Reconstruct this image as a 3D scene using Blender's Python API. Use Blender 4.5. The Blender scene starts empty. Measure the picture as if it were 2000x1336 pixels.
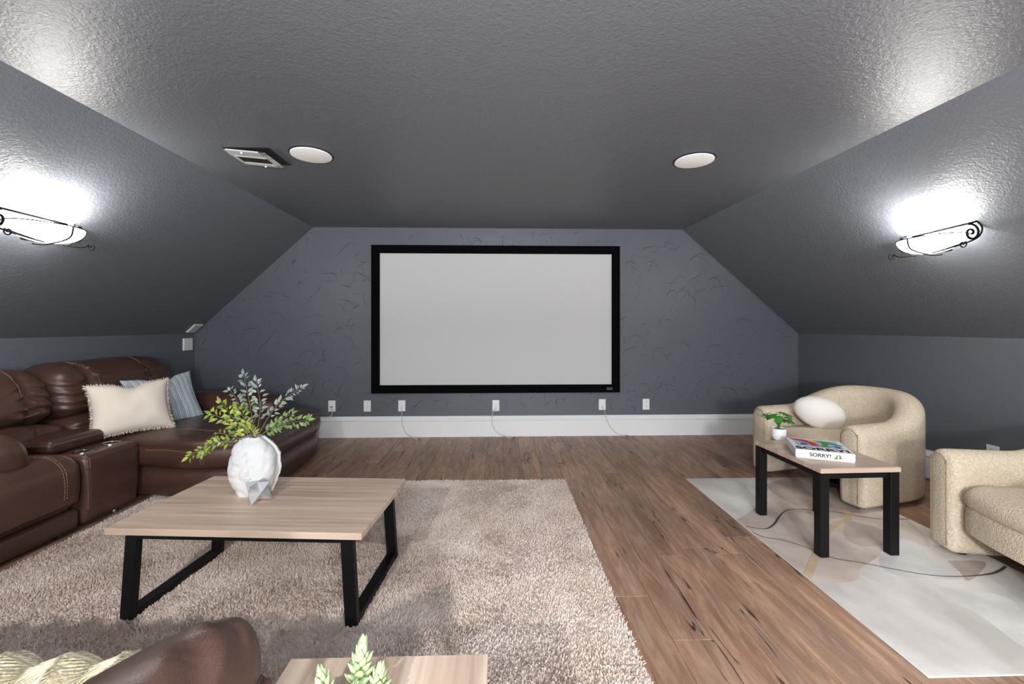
import bpy, bmesh, math, random
import numpy as np
from mathutils import Vector, Matrix, noise
from mathutils.bvhtree import BVHTree
R = math.radians
random.seed(7); rng = np.random.default_rng(7)
SC = bpy.context.scene
COL = SC.collection
# ---------------------------------------------------------------- camera
F = 830.0; HORIZ = 637.0; VPX = 975.0; CAMZ = 1.165
YAW = math.atan((1000 - VPX) / F)          # turned a little to the right
cam = bpy.data.cameras.new('camera'); camo = bpy.data.objects.new('camera', cam); COL.objects.link(camo)
cam.sensor_fit = 'HORIZONTAL'; cam.sensor_width = 36; cam.lens = 36 * F / 2000
cam.shift_y = -(668 - HORIZ) / 2000; cam.clip_start = .02
camo.location = (0, 0, CAMZ); camo.rotation_euler = (R(90), 0, -YAW)
SC.camera = camo
def ray(u, v):
    a = (u - 1000) / F; c = -(v - HORIZ) / F
    return Vector((a * math.cos(YAW) + math.sin(YAW), math.cos(YAW) - a * math.sin(YAW), c))
def at(u, v, z=None, Y=None, X=None):
    d = ray(u, v)
    t = (z - CAMZ) / d.z if z is not None else (Y / d.y if Y is not None else X / d.x)
    return Vector((0, 0, CAMZ)) + d * t
def hit(u, v, p0, n):
    d = ray(u, v); o = Vector((0, 0, CAMZ))
    return o + d * ((p0 - o).dot(n) / d.dot(n))
# ---------------------------------------------------------------- world, exposure
w = bpy.data.worlds.new('world'); SC.world = w; w.use_nodes = True
w.node_tree.nodes['Background'].inputs[0].default_value = (.75, .85, 1, 1)
w.node_tree.nodes['Background'].inputs[1].default_value = .6
SC.view_settings.view_transform = 'Standard'; SC.view_settings.look = 'None'
SC.view_settings.exposure = 0.0; SC.view_settings.gamma = 1; SC.view_settings.use_curve_mapping = False
# ---------------------------------------------------------------- lights
def light(kind, name, loc, energy, color=(1, 1, 1), size=.1, rot=None, **k):
    l = bpy.data.lights.new(name, kind); l.energy = energy; l.color = color
    if kind == 'AREA': l.shape = 'RECTANGLE'; l.size = size; l.size_y = k.get('size_y', size)
    elif kind == 'SPOT': l.shadow_soft_size = size; l.spot_size = R(k.get('angle', 150)); l.spot_blend = .6
    else: l.shadow_soft_size = size
    o = bpy.data.objects.new(name, l); COL.objects.link(o); o.location = loc
    if rot: o.rotation_euler = rot
    return o
CEIL = 2.205
# recessed ceiling cans behind the camera
for (x, y, e) in ((-1.1, -1.9, 190), (1.1, -1.9, 70)):
    light('SPOT', 'can_light', (x, y, CEIL - .02), e * 4.0, (1, .975, .95), .06, (0, 0, 0), angle=165)
# soft fill panel in an unseen rear window, both added for light
light('AREA', 'rear_fill', (0, -4.05, 1.35), 170, (.90, .95, 1), 2.2, (R(90), 0, 0), size_y=1.5)
# unseen upward panel behind the camera, added to brighten the ceiling
light('AREA', 'ceiling_bounce', (0, -1.3, 1.2), 420, (.92, .96, 1), .5, (R(180), 0, 0), size_y=.5)
light('POINT', 'flash_light', (.4, -1.2, 1.12), 210, (.97, .985, 1), .10)  # unseen flash behind the camera, added to lift the slopes; placed by chair shadow
SCONCE_E = 10
# ---------------------------------------------------------------- materials
def lin(c):
    c = [x / 255 for x in c]
    return tuple(x / 12.92 if x <= .04045 else ((x + .055) / 1.055) ** 2.4 for x in c) + (1,)
def nn(t, typ, **k):
    n = t.nodes.new(typ)
    for a, b in k.items(): setattr(n, a, b)
    return n
def base_mat(name, col, rough=.6, metal=0, spec=.5):
    m = bpy.data.materials.new(name); m.use_nodes = True
    t = m.node_tree; b = t.nodes['Principled BSDF']
    b.inputs['Base Color'].default_value = col; b.inputs['Roughness'].default_value = rough
    b.inputs['Metallic'].default_value = metal; b.inputs['Specular IOR Level'].default_value = spec
    return m, t, b
def add_bump(t, b, layers, coord='Object', dist=.002):
    tc = nn(t, 'ShaderNodeTexCoord'); prev = None
    for L in layers:
        typ, scale, strength = L[:3]
        d = L[3] if len(L) > 3 else dist
        if typ == 'noise':
            x = nn(t, 'ShaderNodeTexNoise'); x.inputs['Scale'].default_value = scale; x.inputs['Detail'].default_value = 3; out = x.outputs['Fac']
        else:
            x = nn(t, 'ShaderNodeTexVoronoi'); x.inputs['Scale'].default_value = scale; out = x.outputs['Distance']
        t.links.new(tc.outputs[coord], x.inputs['Vector'])
        bp = nn(t, 'ShaderNodeBump'); bp.inputs['Strength'].default_value = strength; bp.inputs['Distance'].default_value = d
        t.links.new(out, bp.inputs['Height'])
        if prev: t.links.new(prev.outputs[0], bp.inputs['Normal'])
        prev = bp
    t.links.new(prev.outputs[0], b.inputs['Normal'])
def vary(t, b, c1, c2, scale, coord='Object', stretch=(1, 1, 1), lo=.35, hi=.65, detail=4):
    tc = nn(t, 'ShaderNodeTexCoord'); mp = nn(t, 'ShaderNodeMapping'); mp.inputs['Scale'].default_value = stretch
    x = nn(t, 'ShaderNodeTexNoise'); x.inputs['Scale'].default_value = scale; x.inputs['Detail'].default_value = detail
    r = nn(t, 'ShaderNodeValToRGB'); r.color_ramp.elements[0].position = lo; r.color_ramp.elements[1].position = hi
    r.color_ramp.elements[0].color = c1; r.color_ramp.elements[1].color = c2
    t.links.new(tc.outputs[coord], mp.inputs[0]); t.links.new(mp.outputs[0], x.inputs['Vector'])
    t.links.new(x.outputs['Fac'], r.inputs[0]); t.links.new(r.outputs[0], b.inputs['Base Color'])
    return r
def simple(name, rgb, rough=.6, metal=0, spec=.5, bump=None, var=None, emit=None):
    m, t, b = base_mat(name, lin(rgb), rough, metal, spec)
    if bump: add_bump(t, b, bump)
    if var: vary(t, b, lin(var[0]), lin(var[1]), var[2])
    if emit: b.inputs['Emission Color'].default_value = (1, .97, .92, 1); b.inputs['Emission Strength'].default_value = emit
    return m
M = {}
M['ceiling'] = simple('ceiling_paint', (101, 104, 109), .42, spec=.45, bump=[('noise', 62, .55, .0045), ('noise', 130, .5, .003)])
M['slope'] = simple('slope_paint_lit', (106, 110, 117), .42, spec=.45, bump=[('noise', 62, .5, .0045), ('noise', 130, .45, .003)])  # same paint as the knee walls, lightened in colour for missing light
M['wall'] = simple('wall_paint', (98, 103, 110), .5, spec=.45, bump=[('noise', 62, .3, .003), ('noise', 120, .35, .003)])
M['wallback'] = simple('trowelled_plaster', (94, 99, 106), .45, spec=.5, bump=[('noise', 5, .35, .012), ('noise', 40, .15, .003)])
M['trim'] = simple('white_trim', (238, 238, 238), .4)
M['plate'] = simple('white_plate', (240, 240, 238), .35)
M['slot'] = simple('dark_slot', (60, 58, 55), .6)
M['screen'] = simple('screen_cloth', (209, 209, 209), .85, spec=.1)
M['frame'] = simple('black_velvet', (3, 3, 5), .8, spec=.08)
M['black'] = simple('black_metal', (12, 12, 13), .5, spec=.25)
M['iron'] = simple('wrought_iron', (9, 8, 7), .7, spec=.1)
M['shade'] = simple('frosted_glass', (250, 248, 245), .4, emit=30)
M['ventgrey'] = simple('vent_metal', (190, 190, 190), .5)
M['dark'] = simple('dark_gap', (22, 22, 26), .9)
M['silver'] = simple('brushed_silver', (225, 226, 228), .38, metal=.75, bump=[('noise', 60, .15, .002)])
M['chrome'] = simple('chrome', (225, 225, 225), .12, metal=1)
M['plaster'] = simple('white_stone', (208, 208, 208), .8, bump=[('noise', 30, .6, .004), ('noise', 140, .5, .0015)])
M['ceramic'] = simple('white_ceramic', (238, 238, 240), .3)
M['soil'] = simple('soil', (55, 52, 44), .9, bump=[('noise', 200, 1, .004)])
M['boxwhite'] = simple('box_card', (240, 240, 242), .4)
M['ink'] = simple('black_ink', (18, 18, 20), .5)
M['cable'] = simple('white_cable', (212, 212, 210), .5)
M['bronze'] = simple('cable_tip', (120, 98, 70), .5)
M['knob'] = simple('dark_foot', (16, 15, 14), .6)
for k, c in dict(red=(196, 48, 50), green=(70, 150, 84), yellow=(236, 190, 50), blue=(60, 96, 170), sky=(160, 190, 214)).items():
    M['print_' + k] = simple('print_' + k, c, .45)
def leather(name, c1, c2, rough=.36):
    m, t, b = base_mat(name, lin(c1), rough, spec=.5)
    vary(t, b, lin(c1), lin(c2), 2.5)
    add_bump(t, b, [('noise', 7, .35, .012), ('noise', 22, .2, .004), ('voronoi', 420, .22, .0012)])
    return m
M['leather'] = leather('brown_leather', (68, 46, 39), (82, 57, 49), .32)
M['leather_near'] = leather('brown_leather_near', (74, 54, 48), (88, 66, 58), .36)  # paler leather: the near arm's greyish highlight is put into the colour
M['thread'] = simple('tan_thread', (182, 148, 122), .7)
M['boucle'] = simple('boucle_fabric', (218, 203, 180), .95, spec=.12, bump=[('noise', 120, .9, .006), ('noise', 260, .8, .003)], var=((204, 188, 163), (226, 212, 191), 110))
M['piping'] = simple('boucle_piping', (168, 148, 120), .95, spec=.1)
M['fluffy'] = simple('white_plush', (238, 232, 226), .95, spec=.1, bump=[('noise', 40, .5, .006), ('noise', 300, .6, .003)])
M['linen'] = simple('cream_linen', (228, 216, 203), .9, spec=.1, bump=[('noise', 9, .4, .01), ('noise', 400, .4, .001)])
M['knit'] = simple('cream_knit', (238, 228, 200), .95, spec=.05, bump=[('noise', 130, .8, .004)], var=((226, 215, 182), (242, 234, 208), 70))
def wood_top(name, axis):
    m, t, b = base_mat(name, lin((200, 178, 160)), .45)
    s = [.9, .9, .9]; s[1 - axis] = 26
    r = vary(t, b, lin((168, 145, 128)), lin((210, 190, 171)), 1.6, stretch=tuple(s), lo=.3, hi=.68, detail=6)
    e = r.color_ramp.elements.new(.48); e.color = lin((192, 169, 150))
    return m
M['wood_x'] = wood_top('oak_laminate_x', 0); M['wood_y'] = wood_top('oak_laminate_y', 1)
def plank_mat():
    m, t, b = base_mat('vinyl_plank', lin((140, 110, 92)), .42, spec=.4)
    tc = nn(t, 'ShaderNodeTexCoord'); oi = nn(t, 'ShaderNodeObjectInfo')
    sc_ = nn(t, 'ShaderNodeVectorMath', operation='SCALE'); cb = nn(t, 'ShaderNodeCombineXYZ')
    mul = nn(t, 'ShaderNodeMath', operation='MULTIPLY'); mul.inputs[1].default_value = 37
    t.links.new(oi.outputs['Random'], mul.inputs[0])
    for i in range(3): t.links.new(mul.outputs[0], cb.inputs[i])
    ad = nn(t, 'ShaderNodeVectorMath', operation='ADD'); t.links.new(tc.outputs['Object'], ad.inputs[0]); t.links.new(cb.outputs[0], ad.inputs[1])
    def mapped(s, scale, detail=5, dist=0.0, rough=.5):
        mp = nn(t, 'ShaderNodeMapping'); mp.inputs['Scale'].default_value = s
        n = nn(t, 'ShaderNodeTexNoise'); n.inputs['Scale'].default_value = scale; n.inputs['Detail'].default_value = detail
        n.inputs['Distortion'].default_value = dist; n.inputs['Roughness'].default_value = rough
        t.links.new(ad.outputs[0], mp.inputs[0]); t.links.new(mp.outputs[0], n.inputs['Vector']); return n.outputs['Fac']
    grain = mapped((14, 1.7, 1), 1.6, 9, 1.4, .68)
    ramp = nn(t, 'ShaderNodeValToRGB'); cr = ramp.color_ramp
    cr.elements[0].position = .28; cr.elements[0].color = lin((142, 109, 89)); cr.elements[1].position = .72; cr.elements[1].color = lin((200, 166, 140))
    e = cr.elements.new(.47); e.color = lin((164, 128, 105)); e = cr.elements.new(.56); e.color = lin((182, 146, 120))
    t.links.new(grain, ramp.inputs[0])
    # broad tone drift
    drift = mapped((4, .7, 1), 1.4, 3)
    hs = nn(t, 'ShaderNodeHueSaturation'); mr = nn(t, 'ShaderNodeMapRange'); mr.inputs[1].default_value = .3; mr.inputs[2].default_value = .7; mr.inputs[3].default_value = .78; mr.inputs[4].default_value = 1.16
    t.links.new(drift, mr.inputs[0]); 
    mr2 = nn(t, 'ShaderNodeMapRange'); mr2.inputs[3].default_value = .76; mr2.inputs[4].default_value = 1.06
    t.links.new(oi.outputs['Random'], mr2.inputs[0])
    mm = nn(t, 'ShaderNodeMath', operation='MULTIPLY'); t.links.new(mr.outputs[0], mm.inputs[0]); t.links.new(mr2.outputs[0], mm.inputs[1])
    t.links.new(mm.outputs[0], hs.inputs['Value']); t.links.new(ramp.outputs[0], hs.inputs['Color'])
    # grey wash
    gw = mapped((6, .9, 1), 2.3, 4)
    gr = nn(t, 'ShaderNodeMapRange'); gr.inputs[1].default_value = .5; gr.inputs[2].default_value = .72; gr.inputs[3].default_value = 0; gr.inputs[4].default_value = .5
    t.links.new(gw, gr.inputs[0])
    mx0 = nn(t, 'ShaderNodeMix', data_type='RGBA'); mx0.inputs['B'].default_value = lin((150, 134, 122))
    t.links.new(gr.outputs[0], mx0.inputs['Factor']); t.links.new(hs.outputs[0], mx0.inputs['A'])
    # cracks: where a stretched noise crosses .5
    ck = mapped((10, .55, 1), 1.2, 3, .15, .5)
    s1 = nn(t, 'ShaderNodeMath', operation='SUBTRACT'); s1.inputs[1].default_value = .5; t.links.new(ck, s1.inputs[0])
    a1 = nn(t, 'ShaderNodeMath', operation='ABSOLUTE'); t.links.new(s1.outputs[0], a1.inputs[0])
    lt = nn(t, 'ShaderNodeMapRange'); lt.inputs[1].default_value = .003; lt.inputs[2].default_value = .009; lt.inputs[3].default_value = 1; lt.inputs[4].default_value = 0
    t.links.new(a1.outputs[0], lt.inputs[0])
    gate = mapped((4, 1.6, 1), 1.7, 1)
    g2 = nn(t, 'ShaderNodeMapRange'); g2.inputs[1].default_value = .47; g2.inputs[2].default_value = .56; t.links.new(gate, g2.inputs[0])
    cm = nn(t, 'ShaderNodeMath', operation='MULTIPLY'); t.links.new(lt.outputs[0], cm.inputs[0]); t.links.new(g2.outputs[0], cm.inputs[1])
    # knots
    mpk = nn(t, 'ShaderNodeMapping'); mpk.inputs['Scale'].default_value = (5, 1.7, 1); t.links.new(ad.outputs[0], mpk.inputs[0])
    vo = nn(t, 'ShaderNodeTexVoronoi'); vo.inputs['Scale'].default_value = 1.0; t.links.new(mpk.outputs[0], vo.inputs['Vector'])
    kr = nn(t, 'ShaderNodeMapRange'); kr.inputs[1].default_value = .02; kr.inputs[2].default_value = .09; kr.inputs[3].default_value = .6; kr.inputs[4].default_value = 0
    t.links.new(vo.outputs['Distance'], kr.inputs[0])
    mxx = nn(t, 'ShaderNodeMath', operation='MAXIMUM'); t.links.new(cm.outputs[0], mxx.inputs[0]); t.links.new(kr.outputs[0], mxx.inputs[1])
    mx1 = nn(t, 'ShaderNodeMix', data_type='RGBA'); mx1.inputs['B'].default_value = lin((62, 44, 36))
    t.links.new(mxx.outputs[0], mx1.inputs['Factor']); t.links.new(mx0.outputs['Result'], mx1.inputs['A'])
    t.links.new(mx1.outputs['Result'], b.inputs['Base Color'])
    bp = nn(t, 'ShaderNodeBump'); bp.inputs['Strength'].default_value = .25; bp.inputs['Distance'].default_value = .002
    t.links.new(grain, bp.inputs['Height']); t.links.new(bp.outputs[0], b.inputs['Normal'])
    return m
M['plank'] = plank_mat()
def shag_mat():
    m, t, b = base_mat('shag_yarn', lin((205, 192, 182)), .9, spec=.12)
    vary(t, b, lin((206, 189, 177)), lin((226, 213, 204)), 3.0)
    return m
M['shag'] = shag_mat()
def rug_mat():
    m, t, b = base_mat('printed_rug', lin((226, 222, 216)), .9, spec=.1)
    vary(t, b, lin((198, 192, 186)), lin((228, 224, 218)), 2.6, stretch=(1, .6, 1), lo=.4, hi=.6, detail=5)
    add_bump(t, b, [('noise', 3.5, .35, .02), ('noise', 400, .3, .0006)])
    return m
M['rug'] = rug_mat()
def rug_print(name, c1, c2):
    m, t, b = base_mat(name, lin(c1), .9, spec=.1)
    vary(t, b, lin(c1), lin(c2), 5, lo=.4, hi=.62, detail=5); add_bump(t, b, [('noise', 3.5, .35, .02)])
    return m
M['rug_taupe'] = rug_print('rug_taupe', (196, 180, 168), (212, 200, 190))
M['rug_mauve'] = rug_print('rug_mauve', (180, 165, 155), (196, 182, 172))
M['rug_grey'] = rug_print('rug_grey', (208, 206, 202), (224, 222, 218))
M['rug_ochre'] = rug_print('rug_ochre', (192, 168, 136), (204, 184, 156))
M['rug_line'] = simple('rug_line', (88, 68, 56), .9)
def stripe_mat():
    m, t, b = base_mat('blue_stripe', lin((150, 162, 172)), .9, spec=.1)
    tc = nn(t, 'ShaderNodeTexCoord'); sp = nn(t, 'ShaderNodeSeparateXYZ'); t.links.new(tc.outputs['UV'], sp.inputs[0])
    mu = nn(t, 'ShaderNodeMath', operation='MULTIPLY'); mu.inputs[1].default_value = 11; fr = nn(t, 'ShaderNodeMath', operation='FRACT')
    t.links.new(sp.outputs[0], mu.inputs[0]); t.links.new(mu.outputs[0], fr.inputs[0])
    r = nn(t, 'ShaderNodeValToRGB'); r.color_ramp.interpolation = 'CONSTANT'; cr = r.color_ramp
    blue = lin((158, 172, 182)); wh = lin((230, 228, 224)); dk = lin((82, 76, 74))
    cr.elements[0].color = blue; cr.elements[1].position = .44; cr.elements[1].color = wh
    for p, c in ((.56, blue), (.66, dk), (.71, wh), (.80, blue)): e = cr.elements.new(p); e.color = c
    t.links.new(fr.outputs[0], r.inputs[0]); t.links.new(r.outputs[0], b.inputs['Base Color'])
    return m
M['stripe'] = stripe_mat()
def leafm(name, a, b_, rough=.45):
    m, t, b = base_mat(name, lin(a), rough); oi = nn(t, 'ShaderNodeObjectInfo')
    r = nn(t, 'ShaderNodeValToRGB'); r.color_ramp.elements[0].color = lin(a); r.color_ramp.elements[1].color = lin(b_)
    t.links.new(oi.outputs['Random'], r.inputs[0]); t.links.new(r.outputs[0], b.inputs['Base Color']); return m
M['leaf_green'] = leafm('leaf_green', (84, 118, 44), (168, 178, 66))
M['leaf_mid'] = leafm('leaf_mid', (84, 116, 58), (128, 146, 90))
M['leaf_hdr_grey'] = leafm('leaf_hdr_grey', (104, 122, 112), (150, 160, 150))  # same leaves; greying from merged exposures is put into the colour
M['stem'] = simple('stem', (120, 110, 90), .6)
M['philo'] = leafm('philodendron_leaf', (34, 98, 34), (66, 140, 50), .35)
M['succ'] = leafm('succulent_leaf', (138, 160, 116), (176, 190, 142), .5)
# ---------------------------------------------------------------- building helpers
WM = {}
def thing(name, label, cat, loc=(0, 0, 0), rotz=0, group=None):
    o = bpy.data.objects.new(name, None); COL.objects.link(o); o.location = loc; o.rotation_euler = (0, 0, rotz)
    o.empty_display_size = .1
    o['label'] = label; o['category'] = cat
    if group: o['group'] = group
    WM[o.name] = Matrix.Translation(Vector(loc)) @ Matrix.Rotation(rotz, 4, 'Z')
    return o
def root_of(o):
    while o.parent: o = o.parent
    return o
def mk(name, verts, faces, mat, parent=None, smooth=True, sub=0, world=True, kind=None, label=None, uvs=None, angle=None):
    me = bpy.data.meshes.new(name)
    V = [Vector(v) for v in verts]
    if parent is not None and world:
        inv = WM[root_of(parent).name].inverted() if root_of(parent).name in WM else Matrix()
        V = [inv @ v for v in V]
    me.from_pydata([tuple(v) for v in V], [], [tuple(int(i) for i in f) for f in faces])
    bm = bmesh.new(); bm.from_mesh(me); bmesh.ops.recalc_face_normals(bm, faces=bm.faces); bm.to_mesh(me); bm.free()
    if smooth:
        me.polygons.foreach_set('use_smooth', [True] * len(me.polygons))
        if angle: me.set_sharp_from_angle(angle=R(angle))
    if uvs is not None:
        ul = me.uv_layers.new(name='UVMap')
        for l in me.loops: ul.data[l.index].uv = uvs[l.vertex_index]
    me.materials.append(mat if not isinstance(mat, str) else M[mat])
    o = bpy.data.objects.new(name, me); COL.objects.link(o)
    if parent is not None: o.parent = parent
    if sub:
        md = o.modifiers.new('sub', 'SUBSURF'); md.levels = sub; md.render_levels = sub
    if kind: o['kind'] = kind
    if label: o['label'] = label
    return o
def boxv(x0, x1, y0, y1, z0, z1):
    v = [(x, y, z) for z in (z0, z1) for y in (y0, y1) for x in (x0, x1)]
    f = [(0, 2, 3, 1), (4, 5, 7, 6), (0, 1, 5, 4), (2, 6, 7, 3), (0, 4, 6, 2), (1, 3, 7, 5)]
    return v, f
class MB:
    def __init__(s): s.v = []; s.f = []
    def add(s, vf, T=None):
        n = len(s.v); v, f = vf
        s.v += [tuple(T @ Vector(p)) if T else tuple(p) for p in v]; s.f += [tuple(i + n for i in q) for q in f]; return s
    def vf(s): return s.v, s.f
def bevbox(x0, x1, y0, y1, z0, z1, r=.003, seg=2):
    bm = bmesh.new(); bmesh.ops.create_cube(bm, size=1)
    for v in bm.verts: v.co = Vector(((x0 + x1) / 2 + v.co.x * (x1 - x0), (y0 + y1) / 2 + v.co.y * (y1 - y0), (z0 + z1) / 2 + v.co.z * (z1 - z0)))
    bmesh.ops.bevel(bm, geom=bm.edges[:], offset=r, segments=seg, affect='EDGES', profile=.5)
    v = [tuple(p.co) for p in bm.verts]; bm.verts.index_update(); f = [tuple(q.index for q in p.verts) for p in bm.faces]; bm.free()
    return v, f
def rbox(c, s, r, n=(14, 14, 14), puff=(0, 0, 0), deform=None, rs=5):
    h = [x / 2 for x in s]
    ax = []
    for i in range(3):
        rr = min(r, h[i] * .999); inner = h[i] - rr
        th = [math.tan(k / rs * math.pi / 4) * rr for k in range(1, rs + 1)]
        mid = list(np.linspace(-inner, inner, n[i])) if inner > 1e-4 else [0.0]
        ax.append(([-inner - q for q in reversed(th)] if True else []) + mid + [inner + q for q in th])
    V = []; idx = {}; Fc = []
    def vid(p):
        k = tuple(round(q, 6) for q in p)
        if k not in idx: idx[k] = len(V); V.append(k)
        return idx[k]
    for a in range(3):
        b, cc = (a + 1) % 3, (a + 2) % 3
        for sgn in (-1, 1):
            A = ax[b]; B = ax[cc]
            g = [[None] * len(B) for _ in A]
            for i, p in enumerate(A):
                for j, q in enumerate(B):
                    co = [0, 0, 0]; co[a] = sgn * h[a] ; co[b] = p; co[cc] = q
                    g[i][j] = vid(co)
            for i in range(len(A) - 1):
                for j in range(len(B) - 1):
                    Fc.append((g[i][j], g[i + 1][j], g[i + 1][j + 1], g[i][j + 1]) if sgn > 0 else (g[i][j], g[i][j + 1], g[i + 1][j + 1], g[i + 1][j]))
    out = []
    for p in V:
        P = np.array(p); rr = np.array([min(r, q * .999) for q in h]); inn = np.array(h) - rr
        cl = np.clip(P, -inn, inn); d = (P - cl) / rr; L = np.linalg.norm(d)
        Q = cl + (d / L if L > 1e-9 else d) * rr
        u = np.clip(Q / np.array(h), -1, 1)
        for i in range(3):
            if puff[i]:
                o1, o2 = u[(i + 1) % 3], u[(i + 2) % 3]
                Q[i] += puff[i] * u[i] * (1 - o1 ** 2) * (1 - o2 ** 2)
        Q = Q + np.array(c)
        co = Vector(Q)
        if deform: co = deform(co, u)
        out.append(tuple(co))
    return out, Fc
def tube(pts, r, n=8, closed=False, radii=None, cap=True):
    pts = [Vector(p) for p in pts]; N = len(pts); V = []; Fc = []
    up = None
    for i, p in enumerate(pts):
        if closed: tdir = (pts[(i + 1) % N] - pts[i - 1]).normalized()
        else: tdir = (pts[min(i + 1, N - 1)] - pts[max(i - 1, 0)]).normalized()
        if up is None:
            up = Vector((0, 0, 1)) if abs(tdir.z) < .9 else Vector((1, 0, 0))
        a = tdir.cross(up).normalized(); up = a.cross(tdir).normalized()
        rr = radii[i] if radii else r
        for k in range(n):
            t = 2 * math.pi * k / n
            V.append(tuple(p + a * math.cos(t) * rr + up * math.sin(t) * rr))
    for i in range(N if closed else N - 1):
        j = (i + 1) % N
        for k in range(n):
            Fc.append((i * n + k, i * n + (k + 1) % n, j * n + (k + 1) % n, j * n + k))
    if cap and not closed:
        Fc.append(tuple(range(n))[::-1]); Fc.append(tuple((N - 1) * n + k for k in range(n)))
    return V, Fc
def spline(pts, n=8):
    P = [Vector(p) for p in pts]; out = []
    for i in range(len(P) - 1):
        p0 = P[max(i - 1, 0)]; p1 = P[i]; p2 = P[i + 1]; p3 = P[min(i + 2, len(P) - 1)]
        for k in range(n):
            t = k / n
            out.append(.5 * ((2 * p1) + (p2 - p0) * t + (2 * p0 - 5 * p1 + 4 * p2 - p3) * t * t + (3 * p1 - p0 - 3 * p2 + p3) * t ** 3))
    out.append(P[-1]); return out
def lathe(prof, n=32, c=(0, 0, 0), sx=1, sy=1):
    V = []; Fc = []
    for (r, z) in prof:
        for k in range(n):
            t = 2 * math.pi * k / n; V.append((c[0] + r * sx * math.cos(t), c[1] + r * sy * math.sin(t), c[2] + z))
    for i in range(len(prof) - 1):
        for k in range(n): Fc.append((i * n + k, i * n + (k + 1) % n, (i + 1) * n + (k + 1) % n, (i + 1) * n + k))
    return V, Fc
def oslab(outline, prof, crown=0.0, rings=6, deform=None):
    """outline: CCW list of (x,y); prof: (inset,z) bottom to top; closed with caps"""
    P = [Vector((p[0], p[1])) for p in outline]; N = len(P); nor = []
    for i in range(N):
        t = (P[(i + 1) % N] - P[i - 1]).normalized(); nor.append(Vector((t.y, -t.x)))
    V = []; Fc = []
    for (ins, z) in prof:
        for i in range(N): q = P[i] - nor[i] * ins; V.append(Vector((q.x, q.y, z)))
    for a in range(len(prof) - 1):
        for i in range(N): Fc.append((a * N + i, a * N + (i + 1) % N, (a + 1) * N + (i + 1) % N, (a + 1) * N + i))
    c = sum(P, Vector((0, 0))) / N
    last = (len(prof) - 1) * N; top = [V[last + i].copy() for i in range(N)]; prev = last
    for k in range(1, rings):
        s = 1 - k / rings; b = len(V)
        for i in range(N):
            q = Vector((c.x + (top[i].x - c.x) * s, c.y + (top[i].y - c.y) * s, top[i].z + crown * (1 - s * s))); V.append(q)
        for i in range(N): Fc.append((prev + i, prev + (i + 1) % N, b + (i + 1) % N, b + i))
        prev = b
    V.append(Vector((c.x, c.y, top[0].z + crown))); ci = len(V) - 1
    for i in range(N): Fc.append((prev + i, prev + (i + 1) % N, ci))
    Fc.append(tuple(range(N))[::-1])
    if deform: V = [deform(v) for v in V]
    return [tuple(v) for v in V], Fc
def round_poly(pts, rad, seg=6, dense=.06):
    P = [Vector((p[0], p[1])) for p in pts]; N = len(P); out = []
    for i in range(N):
        a, b, c = P[i - 1], P[i], P[(i + 1) % N]
        r = rad[i] if isinstance(rad, (list, tuple)) else rad
        d1 = (a - b).normalized(); d2 = (c - b).normalized()
        s = b + d1 * r; e = b + d2 * r
        for k in range(seg + 1):
            t = k / seg; out.append(s * (1 - t) ** 2 + b * 2 * t * (1 - t) + e * t * t)
    res = []
    for i in range(len(out)):
        a = out[i]; b = out[(i + 1) % len(out)]; n = max(1, int((b - a).length / dense))
        for k in range(n): res.append(a + (b - a) * k / n)
    return [(p.x, p.y) for p in res]
def bvh(vf): return BVHTree.FromPolygons([Vector(v) for v in vf[0]], [list(f) for f in vf[1]])
def surf_line(B, pts, step=.01, off=.0015):
    out = []
    P = [Vector(p) for p in pts]
    for i in range(len(P) - 1):
        n = max(1, int((P[i + 1] - P[i]).length / step))
        for k in range(n):
            q = P[i].lerp(P[i + 1], k / n); h = B.find_nearest(q)
            if h[0] is not None: 
                nrm = (q - h[0]).normalized() if (q - h[0]).length > .002 else h[1]
                out.append((h[0] + nrm * off, nrm))
    return out
def stitches(mb, B, pts, double=.012, r=.0011, side=None, dash=.009):
    L = surf_line(B, pts, .004)
    for s in ((-1, 1) if double else (0,)):
        run = 0; seg = []
        for i in range(1, len(L) - 1):
            p, n = L[i]; t = (L[i + 1][0] - L[i - 1][0])
            if t.length < 1e-6: continue
            b = t.normalized().cross(n).normalized()
            seg.append(p + b * s * double / 2 if double else p)
            if len(seg) == 3:
                if (seg[2] - seg[0]).length < .03: mb.add(tube(seg, r, 4))
                seg = []
def welt(mb, B, pts, r=.003, off=.0):
    L = [p for p, n in surf_line(B, pts, .012, off)]
    Q = [L[0]]
    for p in L[1:]:
        if (p - Q[-1]).length > .004: Q.append(p)
    if len(Q) > 2: mb.add(tube(Q, r, 5))
def struct(name, vf, mat, smooth=False):
    return mk(name, vf[0], vf[1], mat, None, smooth, kind='structure')
# ---------------------------------------------------------------- room shell
D = at(975, 700, Y=4.5).y                       # back wall plane
cl = at(612, 445, Y=D); cr = at(1333, 447, Y=D); kl = at(380, 652, Y=D); kr = at(1559, 651, Y=D)
CEIL = (cl.z + cr.z) / 2; KZ = (kl.z + kr.z) / 2
XL, XR, CL, CR = kl.x, kr.x, cl.x, cr.x
YB = -4.1
KD = .037                                        # the right side opens slightly towards the rear
def XRW(y): return XR + KD * (D - y)
CRN = CR + KD * (D - YB) - .2; XRN = XRW(YB)
def quadv(*p): return [tuple(q) for q in p], [tuple(range(len(p)))]
T = .06
def slabq(p, n):   # quad given thickness along n (away from the room)
    n = Vector(n).normalized() * T; q = [Vector(a) for a in p]
    v = q + [a + n for a in q]
    return [tuple(a) for a in v], [(0, 1, 2, 3), (7, 6, 5, 4), (0, 4, 5, 1), (1, 5, 6, 2), (2, 6, 7, 3), (3, 7, 4, 0)]
print('room', D, XL, XR, CL, CR, CEIL, KZ)
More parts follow.
